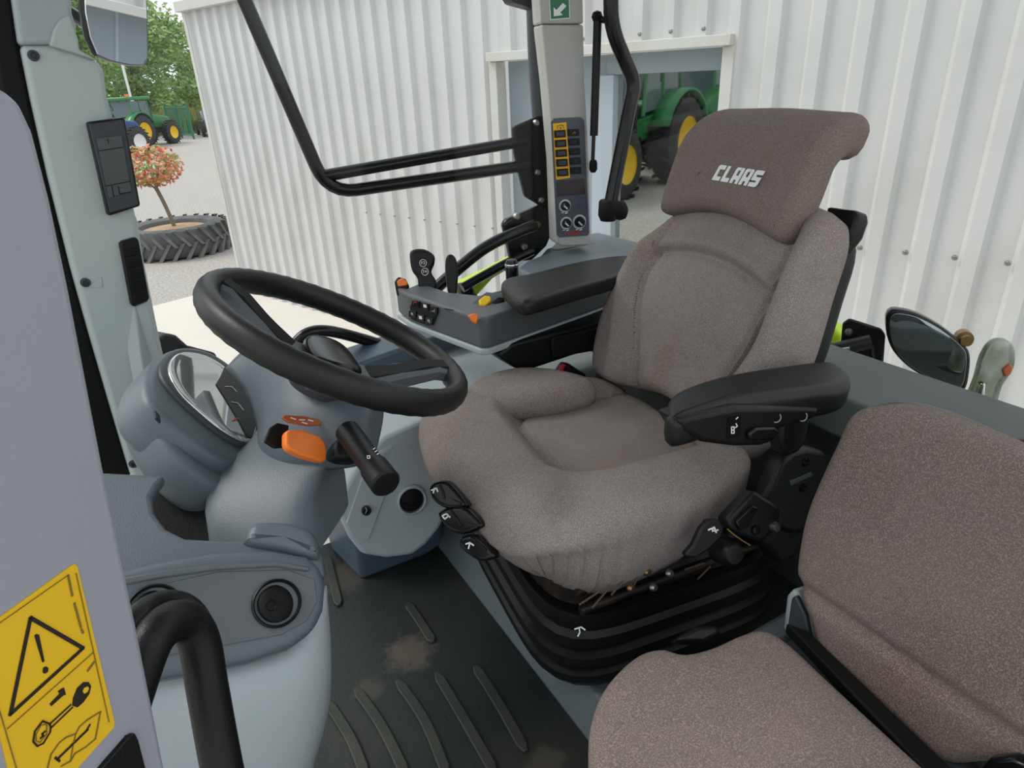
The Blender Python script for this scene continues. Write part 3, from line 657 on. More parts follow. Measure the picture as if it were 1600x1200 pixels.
plate('screen', [(151, 216), (190, 211), (206, 299), (170, 310)], PA, .003, 'screen', dp, .028, .001)
for ln in ([(154, 236), (192, 230)], [(164, 291), (204, 283)], [(168, 217), (170, 224)], [(185, 291), (187, 303), (204, 300)], [(175, 291), (178, 307)]): stroke('screen_line', ln, 1.2, PA, 'black_matte', dp, .0288)
vt = plate('vent_slot', [(187, 381), (191, 377), (213, 371), (217, 375), (234, 466), (231, 471), (210, 480), (205, 477)], PA, .02, 'black_plastic', ap, .012, .004)
for k in range(5):
    x, y = 193+k*3.6, 390+k*17.5; plate('louvre', [(x, y), (x+22, y-5), (x+24.5, y+8), (x+3, y+13)], PA, .006, 'black_matte', vt, .014, .002)
for x, y in ((52, 87), (133, 441), (208, 724)):
    sc = lathe('screw', PA.at(x, y, -.002), PA.N, [(0, .004), (.004, .004), (.005, .007), (.009, .006), (.0095, 0)], 'slate_plastic', ap, 16)
    if y > 100: plate('screw_pocket', [(x+3, y-6), (x+26, y-8), (x+28, y+8), (x+4, y+9)], PA, .003, 'pale_plastic', ap, .0016, .001)
sd = tag(plate('windscreen_seal', [(-70, -260), (-24, -260), (18, -40), (32, 70), (76, 275), (140, 520), (207, 748), (110, 760), (40, 400)], PA, .03, 'black_matte', None, -.02, .01), 'black rubber windscreen seal along the pale front pillar', 'seal')
# ------------------------------------------------------------------ exterior mirror upper left
MO = W(182, 45, y=1.10); rv = ray(182, 45).normalized()
tgt = (onwall(3.0, 1.0)-MO).normalized(); MN = (tgt-rv).normalized(); PM = PL(MO, MN)
em = thing('exterior_mirror', 'black framed exterior mirror at the upper left reflecting the wall', 'mirror', MO)
MPX = [(128, -60), (132, 20), (140, 60), (152, 88), (172, 97), (205, 104), (226, 104), (233, 92), (232, 20), (228, -60)]
plate('housing', MPX, PM, .014, 'black_gloss', em, 0, .008, 3); plate('mirror_glass', [(x+(180-x)*.055, y+(20-y)*.045) for x, y in MPX], PM, .002, 'mirror', em, .0015, 0)
tube('arm', [W(60, -30, y=1.0), W(88, 5, y=1.03), W(128, 32, y=1.09)], .014, 'black_gloss', em)
# ------------------------------------------------------------------ near left pillar with warning sticker
NO = W(200, 1000, d=.42); PN = PL(NO, (.69, -.72, .0))
npil = thing('door_pillar', 'pale grey left door pillar close to the camera carrying a yellow warning sticker', 'pillar', W(255, 1195, d=.42))
plate('pillar_body', [(-260, 80), (-60, 120), (8, 138), (34, 160), (55, 205), (82, 310), (112, 452), (168, 745), (218, 985), (262, 1210), (275, 1270), (-260, 1270)], PN, .05, 'near_paint', npil, 0, .014, 4)
plate('black_cover', [(158, 1202), (203, 1150), (212, 1146), (217, 1156), (236, 1230), (150, 1230)], PN, .004, 'black_plastic', npil, .0035, .001)
ws = plate('warning_sticker', [(112, 884), (117, 881), (121, 885), (179, 1128), (178, 1137), (120, 1202), (80, 1250), (24, 1247), (0, 1149), (-39, 993)], PN, .0008, 'yellow', None, .0008, 0)
tag(ws, 'yellow warning sticker with black triangle, key and manual symbols on the near pillar', 'sticker')
def z8(pts): return [(x/3.75, 880+y/3.75) for x, y in pts]
SO = .0013
stroke('triangle', z8([(180, 320), (488, 498), (62, 885)]), 5.40, PN, 'ink', ws, SO, .0003, True)
plate('exclamation_mark', z8([(203, 425), (215, 415), (230, 420), (262, 575), (250, 582)]), PN, .0003, 'ink', ws, SO, 0)
plate('exclamation_dot', z8([(252, 632), (256, 612), (272, 605), (285, 615), (282, 636), (266, 648), (254, 643)]), PN, .0003, 'ink', ws, SO, 0)
stroke('divider', z8([(45, 970), (545, 525)]), 1.35, PN, 'ink_soft', ws, SO, .0003)
stroke('border_line', z8([(-60, 650), (0, 870), (100, 1210)]), 1.35, PN, 'ink_soft', ws, SO, .0003)
stroke('border_line', z8([(0, 350), (400, 70)]), 1.22, PN, 'ink_soft', ws, SO, .0003); stroke('border_line', z8([(447, 60), (640, 930)]), 1.08, PN, 'ink_soft', ws, SO, .0003)
plate('key_bow', z8([(425, 835), (430, 790), (455, 730), (490, 697), (520, 697), (535, 720), (525, 765), (490, 815), (455, 845)]), PN, .0003, 'ink', ws, SO, 0)
plate('key_hole', z8([(485, 750), (495, 730), (515, 722), (522, 735), (512, 755), (495, 765)]), PN, .0002, 'yellow', ws, SO+.0003, 0)
stroke('key_shaft', z8([(415, 830), (290, 945)]), 1.89, PN, 'ink', ws, SO, .0003); stroke('key_shaft', z8([(425, 845), (300, 965)]), 1.89, PN, 'ink', ws, SO, .0003)
stroke('key_ring', z8([(290, 940), (250, 925), (205, 985), (195, 1045), (220, 1072), (255, 1055), (295, 990), (298, 960)]), 2.03, PN, 'ink', ws, SO, .0003, True)
stroke('key_ring', z8([(275, 945), (240, 950), (212, 1005), (212, 1040), (235, 1050), (275, 1000)]), 1.08, PN, 'ink_soft', ws, SO, .0003, True)
stroke('key_ring_mark', z8([(265, 985), (248, 1000), (255, 1012), (238, 1025)]), 2.16, PN, 'ink', ws, SO, .0003)
plate('arrow', z8([(292, 825), (350, 765), (340, 750), (375, 728), (388, 770), (372, 775), (302, 838)]), PN, .0003, 'ink', ws, SO, 0)
stroke('manual_outline', z8([(590, 870), (510, 920), (465, 960), (445, 1000), (390, 1020), (350, 1050), (300, 1120), (280, 1200)]), 1.49, PN, 'ink_soft', ws, SO, .0003)
stroke('manual_outline', z8([(590, 870), (560, 1030), (500, 1080), (440, 1115), (415, 1160), (360, 1190)]), 1.49, PN, 'ink_soft', ws, SO, .0003)
stroke('manual_outline', z8([(445, 1000), (430, 1060), (415, 1155)]), 1.22, PN, 'ink_soft', ws, SO, .0003)
stroke('wrench', z8([(335, 1150), (515, 975)]), 2.97, PN, 'ink', ws, SO, .0003); stroke('wrench', z8([(505, 985), (528, 945)]), 2.16, PN, 'ink', ws, SO, .0003); stroke('wrench', z8([(325, 1140), (350, 1160)]), 2.70, PN, 'ink', ws, SO, .0003)
for a, b in (((400, 70), (425, 190)), ((437, 235), (475, 375)), ((478, 388), (488, 408))): stroke('print_line', z8([a, b]), 2.70, PN, 'ink_soft', ws, SO, .0003)
stroke('print_line', z8([(515, 630), (552, 580)]), 2.97, PN, 'ink_soft', ws, SO, .0003)
# ------------------------------------------------------------------ near grab handle
gh = thing('handrail', 'black tubular grab rail in front of the left dash vents', 'handrail', W(345, 1200, d=.55))
tube('handle_tube', [W(200, 1100, d=.50), W(232, 1008, d=.51), W(262, 975, d=.53), W(292, 972, d=.55), W(312, 1005, d=.56), W(325, 1080, d=.56), W(350, 1215, d=.56), W(375, 1320, d=.56)], .0165, 'black_plastic', gh, n=40, seg=18)
tube('inner_tube', [W(180, 1010, d=.50), W(215, 965, d=.52), W(245, 944, d=.55), W(280, 942, d=.57), W(305, 960, d=.575), W(318, 990, d=.58)], .010, 'black_plastic', gh, n=28)
# ------------------------------------------------------------------ front console (left of steering column)
fc = thing('front_console', 'grey moulded front dash console with round air vents beside the door', 'console', W(400, 1150, d=.80))
PT = PL(W(430, 862, d=.84), (.05, -.42, .9))
plate('top_cover', [(90, 735), (165, 737), (258, 742), (246, 758), (236, 775), (240, 800), (258, 825), (288, 840), (340, 843), (420, 843), (495, 852), (505, 868), (508, 900), (440, 880), (330, 880), (240, 905), (150, 930), (60, 950)], PT, .02, 'mid_plastic', fc, 0, .006, 3)
plate('pocket_floor', [(225, 745), (330, 745), (500, 800), (500, 870), (300, 860), (235, 845)], PT, .01, 'black_plastic', fc, -.10, 0)
PV = PL(W(430, 900, d=.80), (.12, -.70, .68))
vp = plate('vent_panel', [(60, 925), (180, 893), (250, 876), (330, 863), (420, 859), (480, 868), (502, 885), (510, 915), (507, 952), (492, 985), (455, 1012), (390, 1035), (300, 1054), (230, 1066), (60, 1100)], PV, .05, 'mid_plastic', fc, .0, .012, 4)
plate('raised_lip', [(170, 906), (250, 892), (340, 880), (430, 876), (484, 885), (484, 893), (430, 885), (340, 890), (250, 903), (170, 918)], PV, .004, 'console_plastic', fc, .004, .003)
plate('vent_recess', [(170, 960), (240, 915), (340, 893), (450, 890), (492, 905), (496, 940), (480, 970), (440, 992), (330, 1012), (170, 1040)], PV, .002, 'console_plastic', vp, .0012, .001)
for x, y, r in ((432, 943, 36), (241, 955, 37)):
    k = r*.78/1040; c = PV.at(x, y, .001)
    rg = lathe('air_vent', c, PV.N, [(k*1.04, 0), (k*1.04, .004), (k*.97, .006), (k*.92, .004), (k*.90, -.002), (0, -.004)], 'black_plastic', fc, 40)
    lathe('vent_disc', c, (PV.N+PV.ex*.25), [(0, .007), (k*.3, .0075), (k*.62, .006), (k*.80, .002), (k*.8, -.003)], 'black_matte', rg, 32)
    lathe('thumb_dimple', c+PV.ex*(-k*.3), PV.N, [(k*.18, .009), (k*.22, .0105), (k*.26, .008)], 'black_plastic', rg, 20)
lo_rows = [[W(60, 1095, d=.70), W(230, 1064, d=.76), W(390, 1033, d=.80), W(465, 1006, d=.83), W(500, 962, d=.86), W(511, 915, d=.90)],
           [W(60, 1150, d=.70), W(230, 1110, d=.755), W(390, 1080, d=.795), W(478, 1060, d=.83), W(512, 1030, d=.87), W(517, 1000, d=.93)],
           [W(60, 1230, d=.72), W(230, 1190, d=.77), W(380, 1170, d=.81), W(465, 1150, d=.845), W(502, 1130, d=.885), W(516, 1100, d=.95)],
           [W(60, 1330, d=.76), W(230, 1300, d=.80), W(350, 1280, d=.84), W(430, 1270, d=.87), W(470, 1250, d=.91), W(492, 1190, d=.98)]]
patch('lower_panel', lo_rows, 'light_plastic', fc, .012)
ppad('side_cap', [(383, 838), (395, 815), (440, 812), (480, 822), (496, 838), (500, 858), (492, 868), (440, 856), (385, 846)], PT, 'mid_plastic', fc, off=.012, e=.012, t=.03, nang=48, nr=5)
# ------------------------------------------------------------------ steering column
sc_ = thing('steering_column', 'grey steering column with oval instrument cluster, orange lever and stalk', 'steering column', W(410, 850, d=1.0))
# pedestal
def ringpx(pts): return [W(x, y, d=d) for x, y, d in pts]
bm = bmesh.new(); rows = []
for (xl, xr, y, d, dep) in ((312, 482, 905, .90, .17), (308, 480, 850, .915, .17), (303, 480, 812, .93, .16), (308, 500, 765, .955, .15), (345, 532, 730, .98, .14), (400, 572, 690, 1.02, .12)):
    a, b = W(xl, y, d=d), W(xr, y-18, d=d-.02); ex = (b-a); wv = ex.length; ex.normalize(); bk = (ray((xl+xr)/2, y)); bk = (bk-ex*bk.dot(ex)); bk.z = 0; bk.normalize(); cc = (a+b)/2+bk*dep/2
    rows.append([cc+ex*(math.copysign(abs(math.cos(t))**.42, math.cos(t))*wv/2)+bk*(math.copysign(abs(math.sin(t))**.42, math.sin(t))*dep/2) for t in [k*math.tau/40 for k in range(40)]])
RR = [[bm.verts.new(p) for p in r] for r in rows]
for a, b in zip(RR, RR[1:]):
    for i in range(40): bm.faces.new((a[i], a[(i+1) % 40], b[(i+1) % 40], b[i]))
bm.faces.new(RR[0]); bm.faces.new(RR[-1])
bm2(bm, 'pedestal', 'mid_plastic', sc_, 50)
stroke_dummy = None
# instrument cluster
PC = PL(W(330, 630, d=1.06), (.735, -.22, .642))
ch = ppad('cluster_housing', [(229, 590), (240, 562), (262, 546), (292, 539), (330, 548), (372, 575), (420, 600), (430, 650), (418, 700), (398, 722), (360, 722), (320, 700), (280, 668), (248, 640), (232, 618)], PC, 'mid_plastic', sc_, off=0, e=.014, t=.075, nang=72, nr=6)
ppad('lower_shell', [(226, 598), (236, 568), (258, 549), (300, 546), (370, 590), (425, 640), (432, 690), (416, 735), (392, 757), (362, 764), (322, 746), (278, 708), (243, 658)], PC, 'mid_plastic', sc_, off=-.022, e=.018, t=.07, nang=60, nr=5)
ppad('bezel', [(252, 580), (262, 553), (285, 543), (320, 548), (352, 566), (378, 592), (398, 625), (408, 662), (402, 692), (385, 697), (352, 680), (312, 650), (275, 615)], PC, 'slate_plastic', ch, off=.008, e=.006, t=.02, nang=60, nr=4)
ppad('cluster_lens', [(264, 578), (270, 558), (288, 549), (320, 554), (350, 571), (375, 597), (393, 628), (401, 662), (395, 686), (380, 688), (350, 672), (315, 644), (282, 612)], PC, 'lens_dark', ch, off=.011, e=.003, t=.006, nang=60, nr=6)
plate('gauge_panel', [(345, 588), (352, 572), (376, 600), (394, 632), (400, 664), (394, 684), (386, 682), (375, 660), (352, 622), (338, 600)], PC, .001, 'black_gloss', ch, .0125, 0)
stroke('gauge_mark', [(366, 655), (372, 653)], 1.5, PC, 'red', ch, .0135)
stroke('gauge_mark', [(352, 604), (362, 604), (370, 612)], .8, PC, 'dial', ch, .0135); stroke('gauge_mark', [(362, 628), (372, 630), (380, 640)], .8, PC, 'dial', ch, .0135)
plate('clip', [(242, 640), (250, 648), (252, 660), (244, 652)], PC, .004, 'black_plastic', ch, .004, .001)
# column shroud
PS = PL(W(480, 670, d=.96), (.42, -.72, .55))
sh_rows = [[W(352, 575, d=1.10), W(385, 545, d=1.10), W(430, 540, d=1.06), W(500, 560, d=1.0), W(570, 600, d=.98), W(600, 640, d=1.0)],
           [W(385, 615, d=1.08), W(410, 590, d=1.05), W(450, 590, d=1.00), W(510, 612, d=.96), W(575, 640, d=.95), W(598, 660, d=.99)],
           [W(402, 670, d=1.05), W(415, 650, d=1.01), W(450, 640, d=.965), W(510, 650, d=.94), W(570, 665, d=.94), W(594, 680, d=.98)],
           [W(398, 698, d=1.04), W(412, 695, d=.99), W(450, 700, d=.955), W(510, 706, d=.94), W(568, 712, d=.945), W(588, 704, d=.985)],
           [W(405, 720, d=1.05), W(418, 728, d=1.0), W(450, 738, d=.975), W(510, 735, d=.965), W(560, 728, d=.97), W(580, 715, d=1.0)]]
patch('shroud', sh_rows, 'mid_plastic', sc_, .012, 36, 24)
plate('lever_slot', [(414, 690), (422, 668), (434, 660), (452, 664), (450, 698), (430, 700)], PS, .006, 'black_matte', sc_, .024, .002)
ol = plate('orange_lever', [(447, 676), (451, 671), (472, 671), (500, 681), (508, 690), (512, 704), (510, 720), (500, 720), (470, 711), (452, 702), (447, 694)], PS, .014, 'orange', sc_, .045, .004, 3)
stroke('strip_icon', [(0, 0), (1, 1)], 1, PS, 'orange', sc_, .03) if False else None
os_ = plate('orange_label', [(440, 652), (446, 648), (475, 650), (505, 657), (510, 660), (505, 664), (480, 665), (452, 660)], PS, .004, 'orange_dull', sc_, .034, .001)
for a, b in (((455, 653), (462, 655)), ((468, 656), (476, 656)), ((482, 656), (489, 658)), ((472, 660), (480, 662))): stroke('label_mark', [a, b], 1.6, PS, 'white_paint', os_, .0346)
plate('stalk_bezel', [(524, 712), (526, 690), (540, 672), (575, 672), (588, 690), (586, 712), (572, 720), (540, 718)], PS, .03, 'black_plastic', sc_, .05, .006)
a, b = W(556, 692, d=.90), W(604, 757, d=.83)
sk = lathe('stalk', a, b-a, [(.017, -.03), (.017, .0), (.0165, (b-a).length*.55), (.019, (b-a).length*.62), (.0195, (b-a).length*.97), (.017, (b-a).length), (0, (b-a).length+.001)], 'black_plastic', sc_, 28)
PK = PL(W(575, 705, d=.842), -ray(575, 710))
for q in ([(574, 712), (578, 712), (578, 716), (574, 716), (574, 712)], [(583, 702), (586, 700)], [(586, 706), (589, 704)], [(589, 710), (592, 708)]): stroke('stalk_icon', q, 1.1, PK, 'white_paint', sk, .003)
# ------------------------------------------------------------------ steering wheel
sw = thing('steering_wheel', 'black leather steering wheel with three spokes', 'steering wheel', W(531.9, 528.5, d=.966))
WC = W(531.9, 528.5, d=.966); th, ph = .52, -.212
wn_ = V((math.sin(th)*math.cos(ph), math.sin(th)*math.sin(ph), math.cos(th))); we1 = wn_.cross(V((0, 1, 0))).normalized(); we2 = wn_.cross(we1).normalized()   # e1 up-front/rear, e2 lateral
def wp(r, a, n=0): return WC+we1*(r*math.cos(a))+we2*(r*math.sin(a))+wn_*n
RW = .186
bm = bmesh.new(); NA, NB = 96, 18; G = []
for i in range(NA):
    a = i*math.tau/NA; grip = .0008*math.sin(a*24)**2; c = wp(RW, a); rd = (we1*math.cos(a)+we2*math.sin(a)); G.append([bm.verts.new(c+rd*((.0155-grip)*math.cos(t))+wn_*((.0200-grip)*math.sin(t))) for t in [k*math.tau/NB for k in range(NB)]])
for i in range(NA):
    for k in range(NB): bm.faces.new((G[i][k], G[i][(k+1) % NB], G[(i+1) % NA][(k+1) % NB], G[(i+1) % NA][k]))
bm2(bm, 'rim', 'leather', sw, 80)
def ang_at(px, py):
    pl = PL(WC, wn_); p = pl.at(px, py)-WC; return math.atan2(p.dot(we2), p.dot(we1))
HD = -.055
def spoke(px, py):
    a = ang_at(px, py); bm = bmesh.new(); rows = []
    for f, wd_, th_ in ((.12, .066, .032), (.35, .060, .030), (.6, .050, .027), (.85, .044, .022), (.97, .048, .018)):
        r = RW*f; n = HD*(1-smooth01(.25, .95, f)); c = wp(r, a, n); lat = (we2*math.cos(a)-we1*math.sin(a))
        rows.append([bm.verts.new(c+lat*(wd_/2*sx)+wn_*(th_/2*sz)) for sx, sz in ((-1, -.6), (-.8, -1), (.8, -1), (1, -.6), (1, .5), (.75, 1), (-.75, 1), (-1, .5))])
    for p, q in zip(rows, rows[1:]):
        for k in range(8): bm.faces.new((p[k], p[(k+1) % 8], q[(k+1) % 8], q[k]))
    bm.faces.new(rows[0]); bm.faces.new(rows[-1]); s_ = bm2(bm, 'spoke', 'console_plastic', sw, 40)
    bm = bmesh.new(); rows = []
    for f, wd_ in ((.30, .050), (.55, .042), (.75, .036), (.93, .034)):
        r = RW*f; n = HD*(1-smooth01(.25, .95, f))+.0150-.003*smooth01(.3, 1, f); c = wp(r, a, n); lat = (we2*math.cos(a)-we1*math.sin(a)); rows.append([bm.verts.new(c+lat*(wd_/2*sx)+wn_*z) for sx, z in ((-1, -.004), (1, -.004), (.8, .001), (-.8, .001))])
    for p, q in zip(rows, rows[1:]):
        for k in range(4): bm.faces.new((p[k], p[(k+1) % 4], q[(k+1) % 4], q[k]))
    bm.faces.new(rows[0]); bm.faces.new(rows[-1]); bm2(bm, 'spoke_inlay', 'black_matte', s_, 30)
for q in ((392, 468), (690, 578), (530, 606)): spoke(*q)
hub = lathe('hub', wp(0, 0, HD-.03), wn_, [(0, 0), (.045, 0), (.055, .015), (.058, .03), (.05, .042), (.03, .046), (0, .047)], 'slate_plastic', sw, 32)
pad('horn_cap', [(math.copysign(abs(math.cos(t))**.7, math.cos(t))*.040, math.copysign(abs(math.sin(t))**.7, math.sin(t))*.056) for t in [k*math.tau/14 for k in range(14)]], (wp(0, 0, HD+.03), we1, we2, wn_), 'black_gloss', hub, e=.008, t=.02, nang=40, nr=5, top=lambda x, y: .006*(1-(x/.04)**2))
PW = PL(wp(0, 0, HD+.018), wn_)
for x in (508, 517): plate('hub_clip', [(x, 563), (x+7, 565), (x+6, 573), (x-1, 571)], PW, .008, 'key_grey', hub, .006, .001)
dt = thing('dash_rail', 'black bent tube behind the steering wheel low at the right window', 'rail', W(560, 540, y=.70))
tube('rail_tube', yl([(455, 545, .70), (478, 522, .70), (510, 517, .70), (560, 528, .70), (612, 545, .70), (680, 575, .70)]), .014, 'black_gloss', dt)
PMG = PL((0, 1.25, 0), (.2, -1, .2))
mg = thing('front_mudguard', 'black front mudguard outside behind the instrument cluster', 'mudguard', V((-.62, 1.3, GZ)))
sg = plate('shell', [(225, 640), (236, 545), (246, 526), (260, 520), (276, 524), (294, 540), (340, 552), (345, 640)], PMG, .25, 'black_plastic', mg, 0, .03, 3)
tube('stay', [WL[sg.name], WL[sg.name]+V((0, .05, -.3)), V((WL[sg.name].x, WL[sg.name].y+.05, GZ))], .025, 'black_plastic', mg, n=8)
# ------------------------------------------------------------------ right side console on the wall (light box with lid and vent)
sd_ = thing('side_console', 'light grey side console box with locked lid and round vent beside the floor', 'console', V((-.2, .5, .02)))
PSC = PL(V((-.3, .314, .15)), (-.10, -1, .22))
plate('console_body', [(526, 800), (538, 762), (560, 722), (600, 680), (660, 655), (760, 650), (760, 740), (700, 800), (686, 828), (666, 852), (644, 868), (604, 873), (566, 867), (546, 842)], PSC, .34, 'light_plastic', sd_, 0, .010, 3)
prism3('console_top', [V((-.30, .33, .20)), V((.36, .33, .20)), V((.36, .35, .335)), V((-.20, .345, .325)), V((-.28, .335, .29))], V((0, .36, .02)), 'light_plastic', sd_, .016, 4)
ld = plate('lid', [(541, 818), (572, 728), (580, 722), (601, 760), (603, 772), (577, 843), (571, 846)], PSC, .006, 'light_plastic', sd_, .004, .002, 3)
lathe('lock', PSC.at(572, 797, .004), PSC.N, [(.0, .004), (.004, .004), (.006, .007), (.010, .007), (.010, 0)], 'black_gloss', ld, 20); stroke('lock_ring', [(571, 793), (573, 797), (571, 802)], 1.4, PSC, 'steel', ld, .0118)
c = PSC.at(643, 781, .001); k = 23*1.22/1040
av = lathe('air_vent', c, PSC.N, [(k*1.25, 0), (k*1.22, .006), (k*1.08, .009), (k, .007), (k*.98, 0), (0, -.002)], 'light_plastic', sd_, 40)
lathe('vent_disc', c, PSC.N, [(0, .008), (k*.5, .0075), (k*.9, .004), (k*.97, .0)], 'black_matte', av, 32); stroke('vent_rib', [(628, 786), (643, 791), (658, 784)], 1.5, PSC, 'black_gloss', av, .0095)
# dark trim strip along the wall above the side console
struct(prism3('trim_9', [V((-.5, .62, .30)), V((.45, .62, .40)), V((.45, .62, .45)), V((-.5, .62, .345))], V((0, .1, .01)), 'blue_plastic', None, .008), 'dark blue-grey trim strip along the right cab wall')
# =================================================================== DRIVER SEAT
aa = math.radians(8.4); LEAN = math.radians(19)
FW = V((-math.cos(aa), math.sin(aa), 0)); LT = V((math.sin(aa), math.cos(aa), 0))
B0 = V((.215, 0, .40)); UP = ZZ*math.cos(LEAN)-FW*math.sin(LEAN); BN = FW*math.cos(LEAN)+ZZ*math.sin(LEAN)
ds = thing('driver_seat', 'brown-grey fabric driver seat with winged headrest and black armrest', 'seat', V((0, 0, .02)))
def sdbox(x, y, cx, cy, hx, hy, r):
    dx, dy = abs(x-cx)-hx+r, abs(y-cy)-hy+r
    return math.hypot(max(dx, 0), max(dy, 0))+min(max(dx, dy), 0)-r
def cush_top(u, v):
    s = sdbox(u, v+.10*min(max(-u, 0), .2)*0, -.14, .055, .195, .145, .06)
    h = .046*smooth01(-.006, .05, s)
    h -= .010*math.exp(-((s+.002)/.008)**2)
    h += .014*smooth01(-.10, -.17, v)*smooth01(.22, .05, u)
    h -= .03*smooth01(.15, .27, u)+.012*smooth01(-.02, .0, -abs(v-.03)+.02)*0
    h -= .006*math.exp(-((u-.12)/.05)**2-((v-.02)/.10)**2)
    h += .045*smooth01(-.10, -.26, u)*0
    return h
def wobc(x, y, z, i):
    if z < -.035 and x > .02 and y < .0:
        k = .0045*math.sin(i*2.1)*smooth01(.02, .12, x); return (k, k)
    return (0, 0)
cu = pad('cushion', [(.235, .245), (.255, .16), (.262, .04), (.25, -.08), (.222, -.19), (.17, -.245), (.08, -.265), (-.06, -.25), (-.17, -.215), (-.235, -.17), (-.25, 0), (-.245, .17), (-.2, .235), (-.05, .275), (.1, .295), (.19, .285)], (V((0, 0, .362)), FW, LT, ZZ), 'fabric', ds, top=cush_top, e=.045, t=.115, nang=220, nr=48, wob=wobc, taper=lambda x, y: .75*smooth01(.05, .2, x)+.15)
pad('side_bolster', [(.12, .235), (.115, .285), (.06, .315), (-.02, .31), (-.09, .27), (-.135, .205), (-.12, .165), (-.05, .155), (.03, .168), (.09, .195)], (V((0, 0, .418)), FW, LT, ZZ), 'fabric', ds, e=.038, t=.07, nang=80, nr=10, top=lambda u, v: .006*math.exp(-(u/.08)**2))
def back_top(l, h):
    w_ = .105+.060*smooth01(-.02, .20, h); s = abs(l-.028)-w_
    z = .042*smooth01(-.002, .055, s)*smooth01(.46, .30, h)-.008*math.exp(-(s/.007)**2)
    if s < .01:
        hc = .288-1.05*(l-.03)**2; d = h-hc
        z += .012*smooth01(.0, -.06, d)*smooth01(-.28, -.1, d)-.007*math.exp(-((d+.004)/.008)**2)+.010*math.exp(-((d-.018)/.016)**2)
    return z
BO = [(.205, .34), (.222, .305), (.25, .25), (.275, .16), (.283, .085), (.268, .01), (.235, -.028), (.15, -.022), (.06, .0), (-.04, .0), (-.11, -.022), (-.175, -.025), (-.205, .02), (-.214, .09), (-.217, .18), (-.204, .28), (-.195, .35), (-.180, .385), (-.155, .40), (-.10, .41), (.0, .42), (.12, .42), (.175, .40)]
bk = pad('backrest', BO, (B0, LT, UP, BN), 'fabric', ds, top=back_top, e=.03, t=.085, nang=420, nr=90)
pad('back_shell', [(.02+(l-.02)*.90, .2+(h-.2)*.92) for l, h in BO], (B0-BN*.07, LT, UP, BN), 'black_plastic', ds, e=.015, t=.05, nang=72, nr=5)
PBK = PL(B0-BN*.07, BN)
plate('shell_bracket', [(1290, 322), (1318, 326), (1338, 328), (1339, 342), (1330, 368), (1312, 392), (1290, 400)], PBK, .03, 'black_plastic', ds, .0, .006)
# headrest: slab that curls backward at the top
H0, HR = .452, .106
def bend(l, h, n):
    if h > H0:
        a = (h-H0)/HR; AM = 1.62
        if a > AM:
            x = (a-AM)*HR; return (l, H0+(HR+n)*math.sin(AM)+x*math.cos(AM), -HR+(HR+n)*math.cos(AM)-x*math.sin(AM))
        return (l, H0+(HR+n)*math.sin(a), -HR+(HR+n)*math.cos(a))
    return (l, h, n)
HO = [(.196, .337), (.206, .36), (.208, .41), (.206, .46), (.202, .52), (.194, .58), (.175, .63), (.14, .66), (.085, .672), (.03, .675), (-.03, .672), (-.085, .662), (-.12, .635), (-.136, .58), (-.143, .52), (-.147, .46), (-.148, .41), (-.146, .365), (-.136, .343), (-.118, .340), (-.05, .354), (.03, .362), (.11, .354), (.175, .338)]
hd = pad('headrest', HO, (B0+BN*.034, LT, UP, BN), 'fabric_brown', ds, e=.024, t=.066, nang=140, nr=26, post=bend, top=lambda l, h: .004*math.exp(-((l-.03)/.1)**2), center=(.03, .47))
q0 = PL(B0+BN*.0385, BN)
ltr = maker('lettering', q0.at(1113, 281), -LT, UP, BN, .027, .0222, 'white_paint', hd, slant=.30, t=.0016)
clabel(ltr, 'pale block lettering reading CLAAS')
# black side armrest
PAR = PL(V((0, 0, .592)), (.02, -.06, 1))
arm = ppad('armrest', [(1041, 640), (1050, 615), (1085, 598), (1140, 583), (1215, 571), (1290, 563), (1322, 575), (1332, 592), (1316, 606), (1255, 616), (1180, 626), (1120, 642), (1070, 656), (1046, 654)], PAR, 'leather', ds, e=.016, t=.047, nang=90, nr=10, top=lambda x, y: .003)
PAS = PL(W(1150, 680, z=.535), (-.15, -1, .12))
plate('armrest_body', [(1056, 655), (1068, 676), (1100, 693), (1150, 699), (1190, 698), (1214, 690), (1218, 672), (1275, 655), (1285, 635), (1150, 635)], PAS, .05, 'black_plastic', arm, 0, .008, 3)
plate('height_wheel', [(1170, 677), (1182, 669), (1214, 668), (1219, 676), (1210, 688), (1172, 690)], PAS, .01, 'black_gloss', arm, .008, .004, 3)
lb = plate('label', [(1137, 652), (1158, 648), (1155, 683), (1135, 686)], PAS, .0006, 'black_gloss', arm, .0007, 0)
for qq in ([(1143, 667), (1147, 667), (1147, 677), (1143, 677), (1143, 667)], [(1143, 672), (1147, 672)], [(1150, 662), (1152, 666), (1149, 668)], [(1150, 655), (1153, 652)]): stroke('label_icon', qq, 1.3, PAS, 'white_paint', lb, .0013)
for x, y in ((1212, 652), (1253, 650)): tube('round_mark', [PAS.at(x+8*math.cos(t), y+8*math.sin(t), .0005) for t in [-.6+k*.35 for k in range(8)]], .0009, 'key_grey', arm, n=16, seg=6)
plate('pivot', [(1222, 655), (1268, 648), (1262, 690), (1248, 708), (1226, 716), (1220, 690)], PAS, .03, 'black_plastic', ds, -.03, .006)
